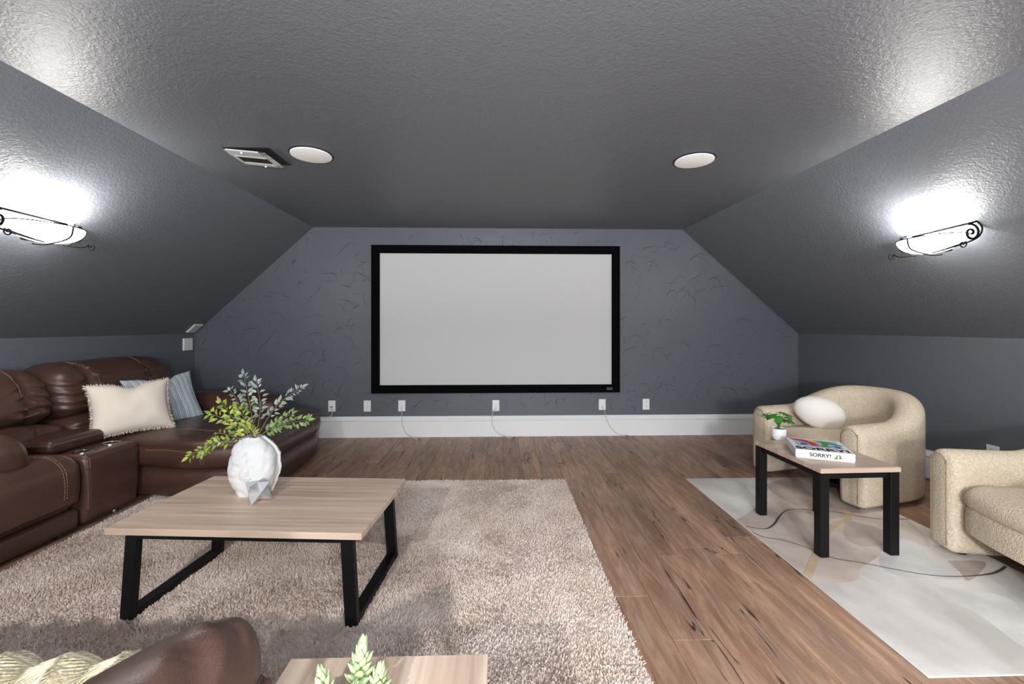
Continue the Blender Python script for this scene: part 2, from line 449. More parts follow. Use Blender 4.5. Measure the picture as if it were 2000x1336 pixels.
struct('ceiling', slabq([(CL, YB, CEIL), (CL, D, CEIL), (CR, D, CEIL), (CRN + .2, YB, CEIL)], (0, 0, 1)), 'ceiling')
struct('wall_left_slope', slabq([(XL, YB, KZ), (XL, D, KZ), (CL, D, CEIL), (CL, YB, CEIL)], (-1, 0, 1)), 'slope')
struct('wall_right_slope', slabq([(XRN, YB, KZ), (XR, D, KZ), (CR, D, CEIL), (CRN + .2, YB, CEIL)], (1, 0, 1)), 'slope')
struct('wall_left', slabq([(XL, YB, -.02), (XL, D, -.02), (XL, D, KZ), (XL, YB, KZ)], (-1, 0, 0)), 'wall')
struct('wall_right', slabq([(XRN, YB, -.02), (XR, D, -.02), (XR, D, KZ), (XRN, YB, KZ)], (1, 0, 0)), 'wall')
v = [(XL, D, -.02), (XR, D, -.02), (XR, D, KZ), (CR, D, CEIL), (CL, D, CEIL), (XL, D, KZ)]
v2 = [(a, b + T, c) for a, b, c in v]
wb = struct('wall_back', (v + v2, [tuple(range(6)), tuple(range(11, 5, -1))] + [(i, 6 + i, 6 + (i + 1) % 6, (i + 1) % 6) for i in range(6)]), 'wallback')
# trowel ridges on the back wall
mb = MB()
def inside(x, z):
    if z < .25 or z > CEIL - .02: return False
    if z > KZ:
        f = (z - KZ) / (CEIL - KZ); return XL + (CL - XL) * f + .03 < x < XR + (CR - XR) * f - .03
    return XL + .02 < x < XR - .02
def ridge(cx, cz, r, a0, a1, hh=.0035, wd=.006, ex=1.0):
    n = max(6, int(abs(a1 - a0) * r / .012)); pts = []
    for i in range(n + 1):
        a = a0 + (a1 - a0) * i / n; rr = r * (1 + .05 * math.sin(5 * a + cx * 9))
        pts.append((cx + math.cos(a) * rr * ex, cz + math.sin(a) * rr))
    if not all(inside(*p) for p in pts): return
    V = []; Fc = []
    for i, (x, z) in enumerate(pts):
        tt = i / n; s = math.sin(math.pi * min(.98, max(.02, tt))) ** .6
        a = a0 + (a1 - a0) * tt; dx, dz = math.cos(a), math.sin(a)
        V += [(x - dx * wd * s * .5, D - .0002, z - dz * wd * s * .5), (x, D - .0002 - hh * s, z), (x + dx * wd * s, D - .0002, z + dz * wd * s)]
    for i in range(n):
        for k in range(2): Fc.append((i * 3 + k, i * 3 + k + 1, i * 3 + 4 + k, i * 3 + 3 + k))
    mb.add((V, Fc))
for i in range(900):
    cx = random.uniform(XL, XR); cz = random.uniform(.2, CEIL)
    r = random.choice((.05, .08, .12, .16)) * random.uniform(.7, 1.2)
    a0 = random.gauss(math.pi * .45, 1.0); sp = random.uniform(.5, 1.9)
    big = random.random()
    ridge(cx, cz, r, a0, a0 + sp, .0018 + .0042 * big ** 1.5, .002 + .0025 * big)
mk('plaster_ridges', mb.v, mb.f, 'wallback', wb, smooth=False, world=False, kind='stuff')
# ragged caulk line along the right slope
mb = MB(); N = 120
for i in range(N):
    f = (i + .5) / N; x = XR + (CR - XR) * f - .006; z = KZ + (CEIL - KZ) * f - .004
    s = random.uniform(.004, .011); L = random.uniform(.012, .03); a = math.atan2(CEIL - KZ, CR - XR) + random.uniform(-.25, .25)
    Tm = Matrix.Translation((x - random.uniform(0, .012), D - .002, z)) @ Matrix.Rotation(-a, 4, 'Y')
    mb.add(rbox((0, 0, 0), (L, .006, s), .002, (2, 2, 2), rs=2), Tm)
mk('caulk_ridge', mb.v, mb.f, M['wallback'], wb, world=False, kind='stuff')
# rear wall with an opening for the added fill window
WX0, WX1, WZ0, WZ1 = -1.15, 1.15, .55, 2.1
mb = MB()
mb.add(boxv(XL, WX0, YB - T, YB, -.02, KZ)); mb.add(boxv(WX1, XRN, YB - T, YB, -.02, KZ)); mb.add(boxv(WX0, WX1, YB - T, YB, -.02, WZ0)); mb.add(boxv(WX0, WX1, YB - T, YB, WZ1, CEIL))
mb.add(([(XL, YB, KZ), (WX0, YB, KZ), (WX0, YB, CEIL), (CL, YB, CEIL)], [(0, 1, 2, 3)])); mb.add(([(XRN, YB, KZ), (WX1, YB, KZ), (WX1, YB, CEIL), (CRN + .2, YB, CEIL)], [(0, 1, 2, 3)]))
struct('wall_rear', mb.vf(), 'wall')
mb = MB()
for b in ((WX0, WX0 + .06, WZ0, WZ1), (WX1 - .06, WX1, WZ0, WZ1), (-.03, .03, WZ0, WZ1), (WX0, WX1, WZ0, WZ0 + .06), (WX0, WX1, WZ1 - .06, WZ1)):
    mb.add(boxv(b[0], b[1], YB - .05, YB + .01, b[2], b[3]))
struct('fill_window_1', mb.vf(), 'trim')  # unseen window frame, added around the fill panel
# baseboards (profiled)
PROF = [(0, 0), (.016, 0), (.016, .165), (.022, .172), (.022, .182), (.014, .196), (.008, .212), (0, .218)]
def baseboard(name, a, b, nrm):
    a = Vector(a); b = Vector(b); n = Vector(nrm); V = []; Fc = []
    for p in (a, b):
        for (o, z) in PROF: V.append(tuple(p + n * o + Vector((0, 0, z))))
    k = len(PROF)
    for i in range(k): Fc.append((i, (i + 1) % k, k + (i + 1) % k, k + i))
    Fc += [tuple(range(k)), tuple(range(2 * k - 1, k - 1, -1))]
    o = mk(name, V, Fc, 'trim', None, False, kind='structure')
    # small shoe bead
    return o
baseboard('baseboard_back', (XL, D, 0), (XR, D, 0), (0, -1, 0))
baseboard('baseboard_left', (XL, YB, 0), (XL, D - .02, 0), (1, 0, 0))
baseboard('baseboard_right', (XRN, YB, 0), (XR, D - .02, 0), (-1, 0, 0))
struct('trim_1', tube([(XRN - .022, YB, .012), (XR - .022, D - .03, .012)], .012, 8), 'trim', True)
# floor with planks
fl = struct('floor', boxv(XL, XRN, YB, D, -.04, -.008), 'dark')
PW, PL = .152, 1.22
pv, pf = bevbox(0, PW - .0012, 0, PL - .0015, -.008, 0, .0012, 1)
plank_me = None; count = 0
ncol = int((XRN - XL) / PW) + 1; rest = MB()
for c in range(ncol):
    x0 = XL + c * PW; wdt = min(PW, XRN - x0)
    y = D - random.uniform(.15, PL)
    ys = [(y, D)]
    while y > YB: ys.append((max(y - PL, YB), y)); y -= PL
    for (ya, yb) in ys:
        full = abs(yb - ya - PL) < 1e-6 and wdt >= PW - 1e-6
        if yb < .6 or wdt < .02:
            rest.add(boxv(x0, x0 + wdt - .0012, ya, yb - .0015, -.008, 0)); continue
        if full:
            if plank_me is None:
                o = mk('plank', pv, pf, 'plank', fl, False, world=False); plank_me = o.data
            else:
                o = bpy.data.objects.new('plank', plank_me); COL.objects.link(o); o.parent = fl
            o.location = (x0, ya, 0)
        else:
            vv, ff = bevbox(0, wdt - .0012, 0, yb - ya - .0015, -.008, 0, .0012, 1)
            o = mk('plank', vv, ff, 'plank', fl, False, world=False); o.location = (x0, ya, 0)
        count += 1
mk('plank_field', rest.v, rest.f, 'plank', fl, False, world=False, kind='stuff')
print('planks', count)
# ---------------------------------------------------------------- ceiling fittings
def speaker_disc(u, v, label):
    c = at(u, v, z=CEIL); t = thing('ceiling_speaker', label, 'speaker', (c.x, c.y, CEIL), 0, 'round ceiling speakers')
    V, Fc = lathe([(0.0005, -.010), (.112, -.010), (.116, -.009), (.116, 0)], 48); mk('grille', V, Fc, simple('speaker_cloth', (252, 252, 252), .8), t, True, world=False, angle=40)
    V, Fc = lathe([(.1155, -.004), (.123, -.004), (.125, -.001), (.125, 0)], 48); mk('shadow_ring', V, Fc, 'dark', t, True, world=False, label='ring coloured dark for the shadow around the grille')  # raised ring; shadow around the grille is put into its dark colour
speaker_disc(608, 301.5, 'round white ceiling speaker beside the air vent')
speaker_disc(1356, 312.5, 'round white ceiling speaker alone on the right side of the ceiling')
# vent register
a = at(430, 287, z=CEIL); b = at(518, 286, z=CEIL); c = at(562, 321, z=CEIL); d_ = at(497, 320, z=CEIL)
x0, x1 = a.x + .01, a.x + .275; y0, y1 = a.y, a.y + .265
t = thing('air_vent', 'rectangular ceiling air vent hanging slightly open on the left of the ceiling', 'vent', ((x0 + x1) / 2, (y0 + y1) / 2, CEIL))
mk('backing', *boxv(x0 + .005, x1, y0, y1, CEIL - .004, CEIL), 'dark', t, False, label='dark-coloured sheet for the shaded gap behind the vent plate')  # dark sheet; shade in the gap is put into its colour
Tm = Matrix.Translation((x0, y0, CEIL - .006)) @ Matrix.Rotation(R(5), 4, 'Y') @ Matrix.Rotation(R(0), 4, 'X')
W_, H_ = .24, .25
mb = MB()
for q in ((0, W_, 0, .045), (0, W_, .085, .10), (0, W_, .19, H_ - .02), (0, .018, 0, H_ - .02), (W_ - .035, W_, 0, H_ - .02)): mb.add(bevbox(q[0], q[1], q[2], q[3], -.008, 0, .0015, 1), Tm)
mk('vent_frame', mb.v, mb.f, 'ventgrey', t, False)
mk('vent_shade_sheet', *MB().add(boxv(.01, W_ - .01, .03, .21, -.002, .001), Tm).vf(), 'dark', t, False)  # solid sheet; shade inside the vent is put into its colour
for i in range(13):
    xx = .022 + i * .0145
    mk('slat', *MB().add(boxv(xx, xx + .003, .10, .19, -.006, -.001), Tm).vf(), 'slot', t, False)
mk('damper_blade', *MB().add(boxv(.02, W_ - .04, .05, .078, -.006, -.003), Tm).vf(), 'ventgrey', t, False)
mk('screw', *MB().add(lathe([(0.001, -.016), (.005, -.015), (.006, -.008)], 10, (.10, .02, 0)), Tm).vf(), 'plate', t)
mk('screw', *MB().add(lathe([(0.001, -.016), (.005, -.015), (.006, -.008)], 10, (.13, .225, 0)), Tm).vf(), 'plate', t)
# ---------------------------------------------------------------- projection screen
tl = at(728, 481, Y=D); br = at(1208, 765, Y=D); bl = at(728, 767, Y=D); tr = at(1208, 482, Y=D)
sx0, sx1 = (tl.x + bl.x) / 2, (tr.x + br.x) / 2; sz0, sz1 = (bl.z + br.z) / 2, (tl.z + tr.z) / 2
t = thing('projection_screen', 'large blank white projection screen in a black frame on the back wall', 'screen', ((sx0 + sx1) / 2, D, sz0))
mk('screen_surface', *boxv(sx0 + .05, sx1 - .05, D - .030, D - .02, sz0 + .05, sz1 - .05), 'screen', t, False)
bw = .083
for (xa, xb, za, zb) in ((sx0, sx1, sz1 - bw, sz1), (sx0, sx1, sz0, sz0 + bw), (sx0, sx0 + bw, sz0 + bw, sz1 - bw), (sx1 - bw, sx1, sz0 + bw, sz1 - bw)):
    e = .0006 if xb - xa < 1 else 0
    mk('frame_rail', *bevbox(xa, xb, D - .062, D - .018, za + e, zb - e, .004, 2), 'frame', t, False)
for xa in (sx0 + .4, sx1 - .45): mk('wall_bracket', *boxv(xa, xa + .05, D - .019, D, sz1 - .12, sz1 - .06), 'black', t, False)
pl = at(1182, 757.5, Y=D)
mk('badge', *bevbox(pl.x + .0, pl.x + .062, D - .0645, D - .061, pl.z - .013, pl.z + .013, .001, 1), simple('badge_grey', (70, 70, 72), .4), t, False, label='small grey badge plate')
# ---------------------------------------------------------------- wall plates and cables
def knot(mb, p):
    for k in range(5):
        q = p + Vector((random.uniform(-.015, .015), random.uniform(-.008, .008), .006)); mb.add(tube(spline([q, q + Vector((random.uniform(-.02, .02), -.01, .008)), q + Vector((random.uniform(-.03, .03), random.uniform(-.02, 0), .0))], 3), .003, 5))
def plate(u, v, kind, label, cable=None, w_=.074, h_=.116):
    c = at(u, v, Y=D); t = thing('wall_outlet', label, 'outlet', (c.x, D, c.z), 0, 'white plates along the back wall')
    mk('cover_plate', *bevbox(c.x - w_ / 2, c.x + w_ / 2, D - .007, D, c.z - h_ / 2, c.z + h_ / 2, .0025, 2), 'plate', t, False)
    if kind == 'duplex':
        for s in (-1, 1):
            f = mk('socket', *bevbox(c.x - .016, c.x + .016, D - .0095, D - .006, c.z + s * .027 - .017, c.z + s * .027 + .017, .003, 2), 'plate', t, False)
            for dx in (-.007, .007): mk('slot', *boxv(c.x + dx - .0012, c.x + dx + .0012, D - .0099, D - .009, c.z + s * .027, c.z + s * .027 + .009), 'slot', f, False)
    elif kind == 'usb':
        for dx in (-.012, .004): mk('socket', *bevbox(c.x + dx - .006, c.x + dx + .006, D - .010, D - .006, c.z - .014, c.z - .004, .001, 1), 'slot', t, False)
    else:
        mk('bushing', *MB().add(lathe([(.001, .012), (.006, .012), (.009, 0)], 14), Matrix.Translation((c.x, D - .007, c.z - .01)) @ Matrix.Rotation(R(90), 4, 'X')).vf(), 'plate', t)
    if cable:
        P = [Vector((c.x, D - .012, c.z - .012)), Vector((c.x + .002, D - .03, c.z - .03))]
        for (uu, vv) in cable:
            q = at(uu, vv, Y=D - .045); 
            if q.z < .01: q = at(uu, vv, z=.004)
            P.append(q)
        mk('cable', *tube(spline(P, 6), .0035, 6), 'cable', t)
        if cable[-1][1] > 830:
            m2 = MB(); knot(m2, P[-1]); mk('cable_tip', m2.v, m2.f, 'bronze', t)
plate(648.5, 793, 'usb', 'white outlet plate furthest left on the back wall, nearest the chaise', [(649, 800), (649, 809), (643, 814), (632, 816)])
plate(717.5, 793, 'duplex', 'second white outlet plate from the left, without cable, left of the screen corner')
plate(785, 792.5, 'cable', 'white cable plate below the lower left part of the screen', [(785, 803), (785, 815), (786, 830), (795, 848), (818, 860)])
plate(968.5, 792, 'cable', 'white cable plate at the middle of the back wall under the screen', [(964, 802), (961, 815), (962, 830), (972, 846), (1003, 857)])
plate(1176, 790, 'cable', 'white cable plate below the lower right corner of the screen', [(1179, 801), (1184, 815), (1190, 830), (1203, 845), (1223, 853)])
plate(1261.5, 789.5, 'duplex', 'white outlet plate furthest right on the back wall, right of the screen')
# outlet on the right wall
c = at(1940.5, 887, X=XR); c = at(1940.5, 887, X=XRW(c.y)); XR0 = XR; XR = XRW(c.y) + .001
t = thing('wall_outlet', 'white duplex outlet on the right wall behind the nearest cream armchair', 'outlet', (XR, c.y, c.z))
mk('cover_plate', *bevbox(XR - .007, XR, c.y - .037, c.y + .037, c.z - .058, c.z + .058, .0025, 2), 'plate', t, False)
for s in (-1, 1):
    f = mk('socket', *bevbox(XR - .0095, XR - .006, c.y - .016, c.y + .016, c.z + s * .027 - .017, c.z + s * .027 + .017, .003, 2), 'plate', t, False)
    for dx in (-.007, .007): mk('slot', *boxv(XR - .0099, XR - .009, c.y + dx - .0012, c.y + dx + .0012, c.z + s * .027, c.z + s * .027 + .009), 'slot', f, False)
XR = XR0
# sensor plates near left corner
c = at(365.5, 672.5, X=XL)
t = thing('wall_plate', 'square white blank plate on the left knee wall beside the corner', 'plate', (XL, c.y, c.z))
mk('cover_plate', *bevbox(XL, XL + .012, c.y - .065, c.y + .065, c.z - .062, c.z + .062, .004, 2), 'plate', t, False)
mk('raised_panel', *bevbox(XL + .011, XL + .014, c.y - .056, c.y + .056, c.z - .053, c.z + .053, .001, 1), 'plate', t, False)
sn = Vector((-(CEIL - KZ), 0, CL - XL)).normalized()     # into the room? fix the sign below
if sn.x < 0: sn = -sn
def slope_frame(side):
    if side < 0: p0 = Vector((XL, 0, KZ)); e = Vector((CL - XL, 0, CEIL - KZ)).normalized(); n = Vector((e.z, 0, -e.x))
    else: p0 = Vector((XR + KD * (D - 2.6), 0, KZ)); e = Vector((CR - XR, 0, CEIL - KZ)).normalized(); n = Vector((-e.z, 0, e.x))
    return p0, e, n
p0, e, n = slope_frame(-1)
c = hit(379.5, 640.5, p0, n)
t = thing('wall_plate', 'white plate on the left sloping wall just above the square one', 'plate', tuple(c))
Tm = Matrix.Translation(c) @ Matrix((( 0, e.x, n.x, 0), (1, e.y, n.y, 0), (0, e.z, n.z, 0), (0, 0, 0, 1)))
mk('cover_plate', *MB().add(bevbox(-.06, .06, -.06, .06, 0, .012, .004, 2), Tm).vf(), 'plate', t, False)
mk('raised_panel', *MB().add(bevbox(-.048, .048, -.048, .048, .011, .014, .001, 1), Tm).vf(), simple('panel_grey', (205, 205, 200), .5), t, False)
# ---------------------------------------------------------------- sconces
def sconce(c, side, label, group='wrought iron sconces'):
    """c on slope; side -1 left / +1 right; built in local coords: x = into room, y = depth"""
    sgn = -side
    t = thing('wall_sconce', label, 'sconce', tuple(c), 0, group)
    def L(x, y, z): return (c.x + sgn * x, c.y + y, c.z + z)
    rx, ry, rz = .13, .165, .085; ox = .10
    V = []; Fc = []; nu, nv = 36, 10
    for sh, s in ((0, 1.0), (1, .955)):
        for j in range(nv + 1):
            ph = j / nv * math.pi / 2
            for i in range(nu):
                a = 2 * math.pi * i / nu
                V.append(L(ox + rx * s * math.cos(a) * math.cos(ph - 0) if j < nv else ox, ry * s * math.sin(a) * math.cos(ph) if j < nv else 0, -rz * s * math.sin(ph)))
    def id_(sh, j, i): return sh * (nv + 1) * nu + j * nu + i % nu
    for sh in (0, 1):
        for j in range(nv - 1):
            for i in range(nu): Fc.append((id_(sh, j, i), id_(sh, j, i + 1), id_(sh, j + 1, i + 1), id_(sh, j + 1, i)))
        for i in range(nu): Fc.append((id_(sh, nv - 1, i), id_(sh, nv - 1, i + 1), id_(sh, nv, 0)))
    for i in range(nu): Fc.append((id_(0, 0, i), id_(0, 0, i + 1), id_(1, 0, i + 1), id_(1, 0, i)))
    mk('glass_bowl', V, Fc, 'shade', t)
    # iron frame: straight bars meeting at the slope above, scrolls at both ends, curl below
    mb = MB(); top = L(.055, 0, .07)
    for s in (-1, 1):
        wallend = Vector(L(.05, s * .20, .055)); front = Vector(L(ox + rx + .01, s * .03, .004))
        mb.add(tube([wallend, front], .0055, 6))
        pts = []
        for k in range(34):
            a = k / 33 * 2 * math.pi * 1.55; r_ = .048 * (1 - k / 36)
            pts.append(L(.075 + r_ * math.cos(a + 1.2) , s * (.195), -.005 + r_ * math.sin(a + 1.2) ))
        mb.add(tube(pts, .0055, 6))
        mb.add(tube(spline([wallend, Vector(L(.02, s * .20, .02)), Vector(L(.035, s * .19, -.03)), Vector(L(.09, s * .14, -.065)), Vector(L(.14, s * .05, -.09))], 6), .0042, 6))
        pts = []
        for k in range(24):
            a = k / 23 * 2 * math.pi * 1.2; r_ = .022 * (1 - k / 30)
            pts.append(L(.14 + r_ * math.cos(a + 2.5), s * .21, -.07 + r_ * math.sin(a + 2.5)))
        mb.add(tube(pts, .003, 6))
        mb.add(tube(spline([Vector(L(.14, s * .05, -.09)), Vector(L(.16, s * .13, -.085)), Vector(pts[0])], 6), .003, 6))
    rim = [L(ox + (rx + .004) * math.cos(a), (ry + .004) * math.sin(a), .002) for a in np.linspace(0, 2 * math.pi, 48, endpoint=False)]
    mb.add(tube(rim, .003, 6, closed=True))
    mb.add(tube(spline([Vector(L(ox + rx + .01, 0, .004)), Vector(L(ox + rx * .9, 0, -.06)), Vector(L(ox, 0, -.093)), Vector(L(.03, 0, -.09))], 6), .0042, 6))
    mk('iron_scrollwork', mb.v, mb.f, 'iron', t)
    mk('back_plate', *rbox(L(.012, 0, -.03), (.03, .07, .09), .01, (3, 3, 3), rs=3), 'iron', t)
    bl_ = mk('bulb', *MB().add(lathe([(.001, .07), (.018, .064), (.028, .045), (.026, .025), (.014, .0), (.012, -.03)], 16), Matrix.Translation(L(ox, 0, -.02))).vf(), simple('bulb_glow', (255, 250, 240), .4, emit=10), t)
    lo = light('POINT', 'sconce_light', L(ox + .06, 0, .06), SCONCE_E, (1, .97, .93), .03)
for side, u, v, lab in ((-1, 78, 470, 'lit glass bowl sconce with iron scrolls on the left sloping wall'), (1, 1828, 492, 'lit glass bowl sconce with iron scrolls on the right sloping wall')):
    p0, e, n = slope_frame(side)
    c = hit(u, v, p0 + n * .1, n); c = c - n * .1
    print('sconce', c); sconce(c, side, lab)
# ---------------------------------------------------------------- shag rug
SX0, SX1, SY0, SY1 = at(280, 985, z=.0).x, .49, .25, at(950, 940, z=.01).y
t = thing('shag_rug', 'large fluffy taupe shag rug under the coffee table', 'rug', ((SX0 + SX1) / 2, (SY0 + SY1) / 2, 0))
mk('backing', *bevbox(SX0 + .012, SX1 - .012, SY0 + .012, SY1 - .012, .0005, .010, .003, 1), 'shag', t, False)
def noise2(x, y, seed, freqs):
    r = np.random.default_rng(seed); o = np.zeros_like(x)
    for f in freqs:
        for _ in range(4):
            a = r.uniform(0, 2 * np.pi); ph = r.uniform(0, 2 * np.pi); ff = f * r.uniform(.7, 1.3)
            o += np.sin((x * np.cos(a) + y * np.sin(a)) * ff + ph)
    return o / (4 * len(freqs)) ** .5
def add_pile(parent, n, x0, x1, y0, y1, length, rad, z0):
    x = rng.uniform(x0, x1, n); y = y0 + (y1 - y0) * rng.uniform(0, 1, n) ** 1.15
    cell = .009                                             # clumps of yarn
    cx = np.floor(x / cell); cy = np.floor(y / cell)
    h = np.sin(cx * 127.1 + cy * 311.7) * 43758.5453; h1 = h - np.floor(h); h = np.sin(cx * 269.5 + cy * 183.3) * 43758.5453; h2 = h - np.floor(h)
    ccx = (cx + .2 + .6 * h1) * cell; ccy = (cy + .2 + .6 * h2) * cell
    lx = noise2(x, y, 3, (9, 25)) * .2 + (h1 - .5) * .8; ly = noise2(x, y, 5, (9, 25)) * .2 + (h2 - .5) * .8 - .12
    L = length * (.85 + .3 * rng.uniform(0, 1, n)) * (1 + .12 * noise2(x, y, 9, (9, 30)))
    P = np.zeros((n, 4, 3), np.float32)
    for k, tt in enumerate((0, .35, .7, 1.0)):
        cl_ = tt * .6
        P[:, k, 0] = x * (1 - cl_) + ccx * cl_ + lx * L * .75 * tt ** 1.5
        P[:, k, 1] = y * (1 - cl_) + ccy * cl_ + ly * L * .75 * tt ** 1.5
        P[:, k, 2] = z0 + L * (tt - .28 * tt * tt)
    hc = bpy.data.hair_curves.new('pile'); hc.add_curves([4] * n)
    o = bpy.data.objects.new('pile', hc); COL.objects.link(o); o.parent = parent
    loc = np.array(parent.location, np.float32); P -= loc
    hc.attributes['position'].data.foreach_set('vector', P.reshape(-1))
    ra = hc.attributes.get('radius') or hc.attributes.new('radius', 'FLOAT', 'POINT')
    rr = np.tile(np.array([1, 1, .8, .35], np.float32) * rad, n); ra.data.foreach_set('value', rr)
    hc.materials.append(M['shag']); o['kind'] = 'stuff'
    return o
add_pile(t, 430000, SX0, SX1, SY0 + .55, SY1, .020, .0013, .008)
add_pile(t, 30000, SX0, SX1, SY0, SY0 + .56, .020, .002, .008)
# ---------------------------------------------------------------- printed rug
p = at(1338, 936, z=0); RX0 = p.x; RY1 = p.y
p = at(1815, 1326, z=0); RY0 = p.y; RX0 = (RX0 + p.x) / 2
RX1 = at(1745, 1001, z=0).x
t = thing('printed_rug', 'thin cream rug with abstract print and brown line under the right side table', 'rug', ((RX0 + RX1) / 2, (RY0 + RY1) / 2, 0))
def wav(v): 
    return Vector((v[0], v[1], v[2]))
mk('cloth', *rbox(((RX0 + RX1) / 2, (RY0 + RY1) / 2, .0035), (RX1 - RX0, RY1 - RY0, .006), .0028, (20, 30, 2), rs=2), 'rug', t)
def clampxy(q): return Vector((min(max(q.x, RX0 + .006), RX1 - .006), min(max(q.y, RY0 + .006), RY1 - .006), 0))
def print_patch(pts, z, mat, name='printed_shape', n=5):
    P = [clampxy(at(u, v, z=.006)) for u, v in pts]; P = spline(P + [P[0]], n)[:-1]
    P = [clampxy(q) for q in P]
    mk(name, [(q.x, q.y, z) for q in P], [tuple(range(len(P)))], mat, t, False)
G = lambda l: [(1300 + a / 2.857, 900 + b / 2.857) for a, b in l]
print_patch(G([(400, 330), (560, 230), (700, 170), (900, 90), (1100, 100), (1500, 300), (1480, 480), (1300, 430), (1180, 540), (1090, 600), (1050, 672), (800, 668), (640, 560), (460, 410)]), .0068, 'rug_taupe')
print_patch(G([(560, 130), (700, 95), (1000, 110), (1100, 250), (900, 330), (740, 260), (600, 180)]), .0071, 'rug_mauve')
print_patch(G([(1250, 430), (1400, 460), (1500, 560), (1760, 560), (1700, 660), (1300, 640), (1190, 560)]), .0071, 'rug_grey')
print_patch(G([(1000, 330), (1200, 380), (1280, 450), (1120, 480), (1000, 430)]), .0073, 'rug_mauve')
print_patch(G([(1570, 560), (1780, 565), (1740, 640), (1680, 670), (1640, 620)]), .0073, 'rug_mauve')
print_patch(G([(1500, 700), (1900, 760), (2000, 900), (2000, 1040), (1750, 860), (1600, 780)]), .0071, 'rug_grey')
def band(pts, w0, mat, z, name):
    P = spline([at(u, v, z=.006) for u, v in pts], 8); V = []; Fc = []
    for i, q in enumerate(P):
        tdir = (P[min(i + 1, len(P) - 1)] - P[max(i - 1, 0)]).normalized(); s = Vector((-tdir.y, tdir.x, 0))
        w_ = w0(i / (len(P) - 1)) if callable(w0) else w0
        for k in (-1, 1):
            r_ = q + s * w_ * k; r_ = clampxy(r_); V.append((r_.x, r_.y, z))
    for i in range(len(P) - 1): Fc.append((2 * i, 2 * i + 1, 2 * i + 3, 2 * i + 2))
    mk(name, V, Fc, mat, t, False)
H = lambda l: [(1440 + a / 3.34, 740 + b / 3.34) for a, b in l]
band(H([(715, 860), (722, 920), (650, 945), (590, 990), (566, 1060), (540, 1110), (505, 1170), (480, 1240), (450, 1300)]), .018, 'rug_ochre', .0078, 'printed_band')
band(H([(1125, 915), (1000, 918), (900, 912), (750, 890), (600, 865), (400, 852), (320, 862), (275, 900), (240, 950), (190, 980), (120, 975), (62, 966), (75, 985), (160, 1030), (300, 1055), (400, 1085), (500, 1120), (560, 1140), (640, 1175), (800, 1200), (1000, 1240), (1200, 1275), (1350, 1290), (1500, 1290), (1650, 1275), (1720, 1250), (1750, 1225)]),
     lambda s: .0028 + .003 * (math.exp(-((s - .3) / .05) ** 2) + math.exp(-((s - .97) / .06) ** 2)), 'rug_line', .0084, 'printed_line')
# ---------------------------------------------------------------- tables
TZ = .39
def beam(a, b, w_, d_, r=.002):
    """box beam from a to b, w_ along x-ish, d_ along other"""
    a = Vector(a); b = Vector(b); z = (b - a).normalized(); x = Vector((1, 0, 0)) if abs(z.x) < .9 else Vector((0, 0, 1))
    y = z.cross(x).normalized(); x = y.cross(z).normalized()
    Tm = Matrix(((x.x, y.x, z.x, a.x), (x.y, y.y, z.y, a.y), (x.z, y.z, z.z, a.z), (0, 0, 0, 1)))
    return MB().add(bevbox(-w_ / 2, w_ / 2, -d_ / 2, d_ / 2, 0, (b - a).length, r, 1), Tm).vf()
fl_, fr_ = at(211, 1032, z=TZ), at(715, 1042, z=TZ); bl_, br_ = at(412, 929.5, z=TZ), at(786, 935, z=TZ)
print('coffee', fl_, fr_, bl_, br_)
cen = (fl_ + fr_ + bl_ + br_) / 4; ang = math.atan2((fr_ - fl_).y + (br_ - bl_).y, (fr_ - fl_).x + (br_ - bl_).x)
CW = ((fr_ - fl_).length + (br_ - bl_).length) / 2; CD = ((bl_ - fl_).length + (br_ - fr_).length) / 2
RZ = .022
t = thing('coffee_table', 'low rectangular oak-look coffee table with black metal sled legs on the shag rug', 'table', (cen.x, cen.y, 0), ang)
hx, hy = CW / 2, CD / 2
mk('tabletop', *bevbox(-hx, hx, -hy, hy, TZ - .026, TZ, .0015, 1), 'wood_x', t, False, world=False)
lx, ly = hx - .075, hy - .05
for s in (-1, 1):
    for q in (-1, 1): mk('leg', *beam((s * (lx + .022), q * (ly + .004), RZ - .008), (s * lx, q * (ly), TZ - .026), .048, .03), 'black', t, False, world=False)
    mk('foot_rail', *beam((s * (lx + .021), -ly + .012, RZ + .007), (s * (lx + .021), ly - .012, RZ + .007), .046, .03), 'black', t, False, world=False)
    mk('side_rail', *beam((s * (lx), -ly + .012, TZ - .042), (s * (lx), ly - .012, TZ - .042), .046, .03), 'black', t, False, world=False)
for q in (-1, 1): mk('apron_rail', *bevbox(-lx + .022, lx - .022, q * ly - .0145, q * ly + .0145, TZ - .057, TZ - .0265, .002, 1), 'black', t, False, world=False)
ETZ = .455
def end_table(name, label, cx, cy, w_, d_, ang, mat, zb):
    t = thing(name, label, 'table', (cx, cy, 0), ang, None)
    mk('tabletop', *bevbox(-w_ / 2, w_ / 2, -d_ / 2, d_ / 2, ETZ - .024, ETZ, .0015, 1), mat, t, False, world=False)
    a, b = w_ / 2 - .026, d_ / 2 - .028; L = .046
    for s in (-1, 1):
        for q in (-1, 1): mk('leg', *bevbox(s * a - L / 2, s * a + L / 2, q * b - L / 2, q * b + L / 2, zb, ETZ - .0245, .002, 1), 'black', t, False, world=False)
        mk('apron_rail', *bevbox(s * a - .012, s * a + .012, -b + L / 2, b - L / 2, ETZ - .056, ETZ - .0245, .002, 1), 'black', t, False, world=False)
    for q in (-1, 1): mk('apron_rail', *bevbox(-a + L / 2, a - L / 2, q * b - .012, q * b + .012, ETZ - .056, ETZ - .0245, .002, 1), 'black', t, False, world=False)
    return t
A, B_, C_ = at(1476, 860, z=ETZ), at(1600, 916, z=ETZ), at(1757, 913, z=ETZ)
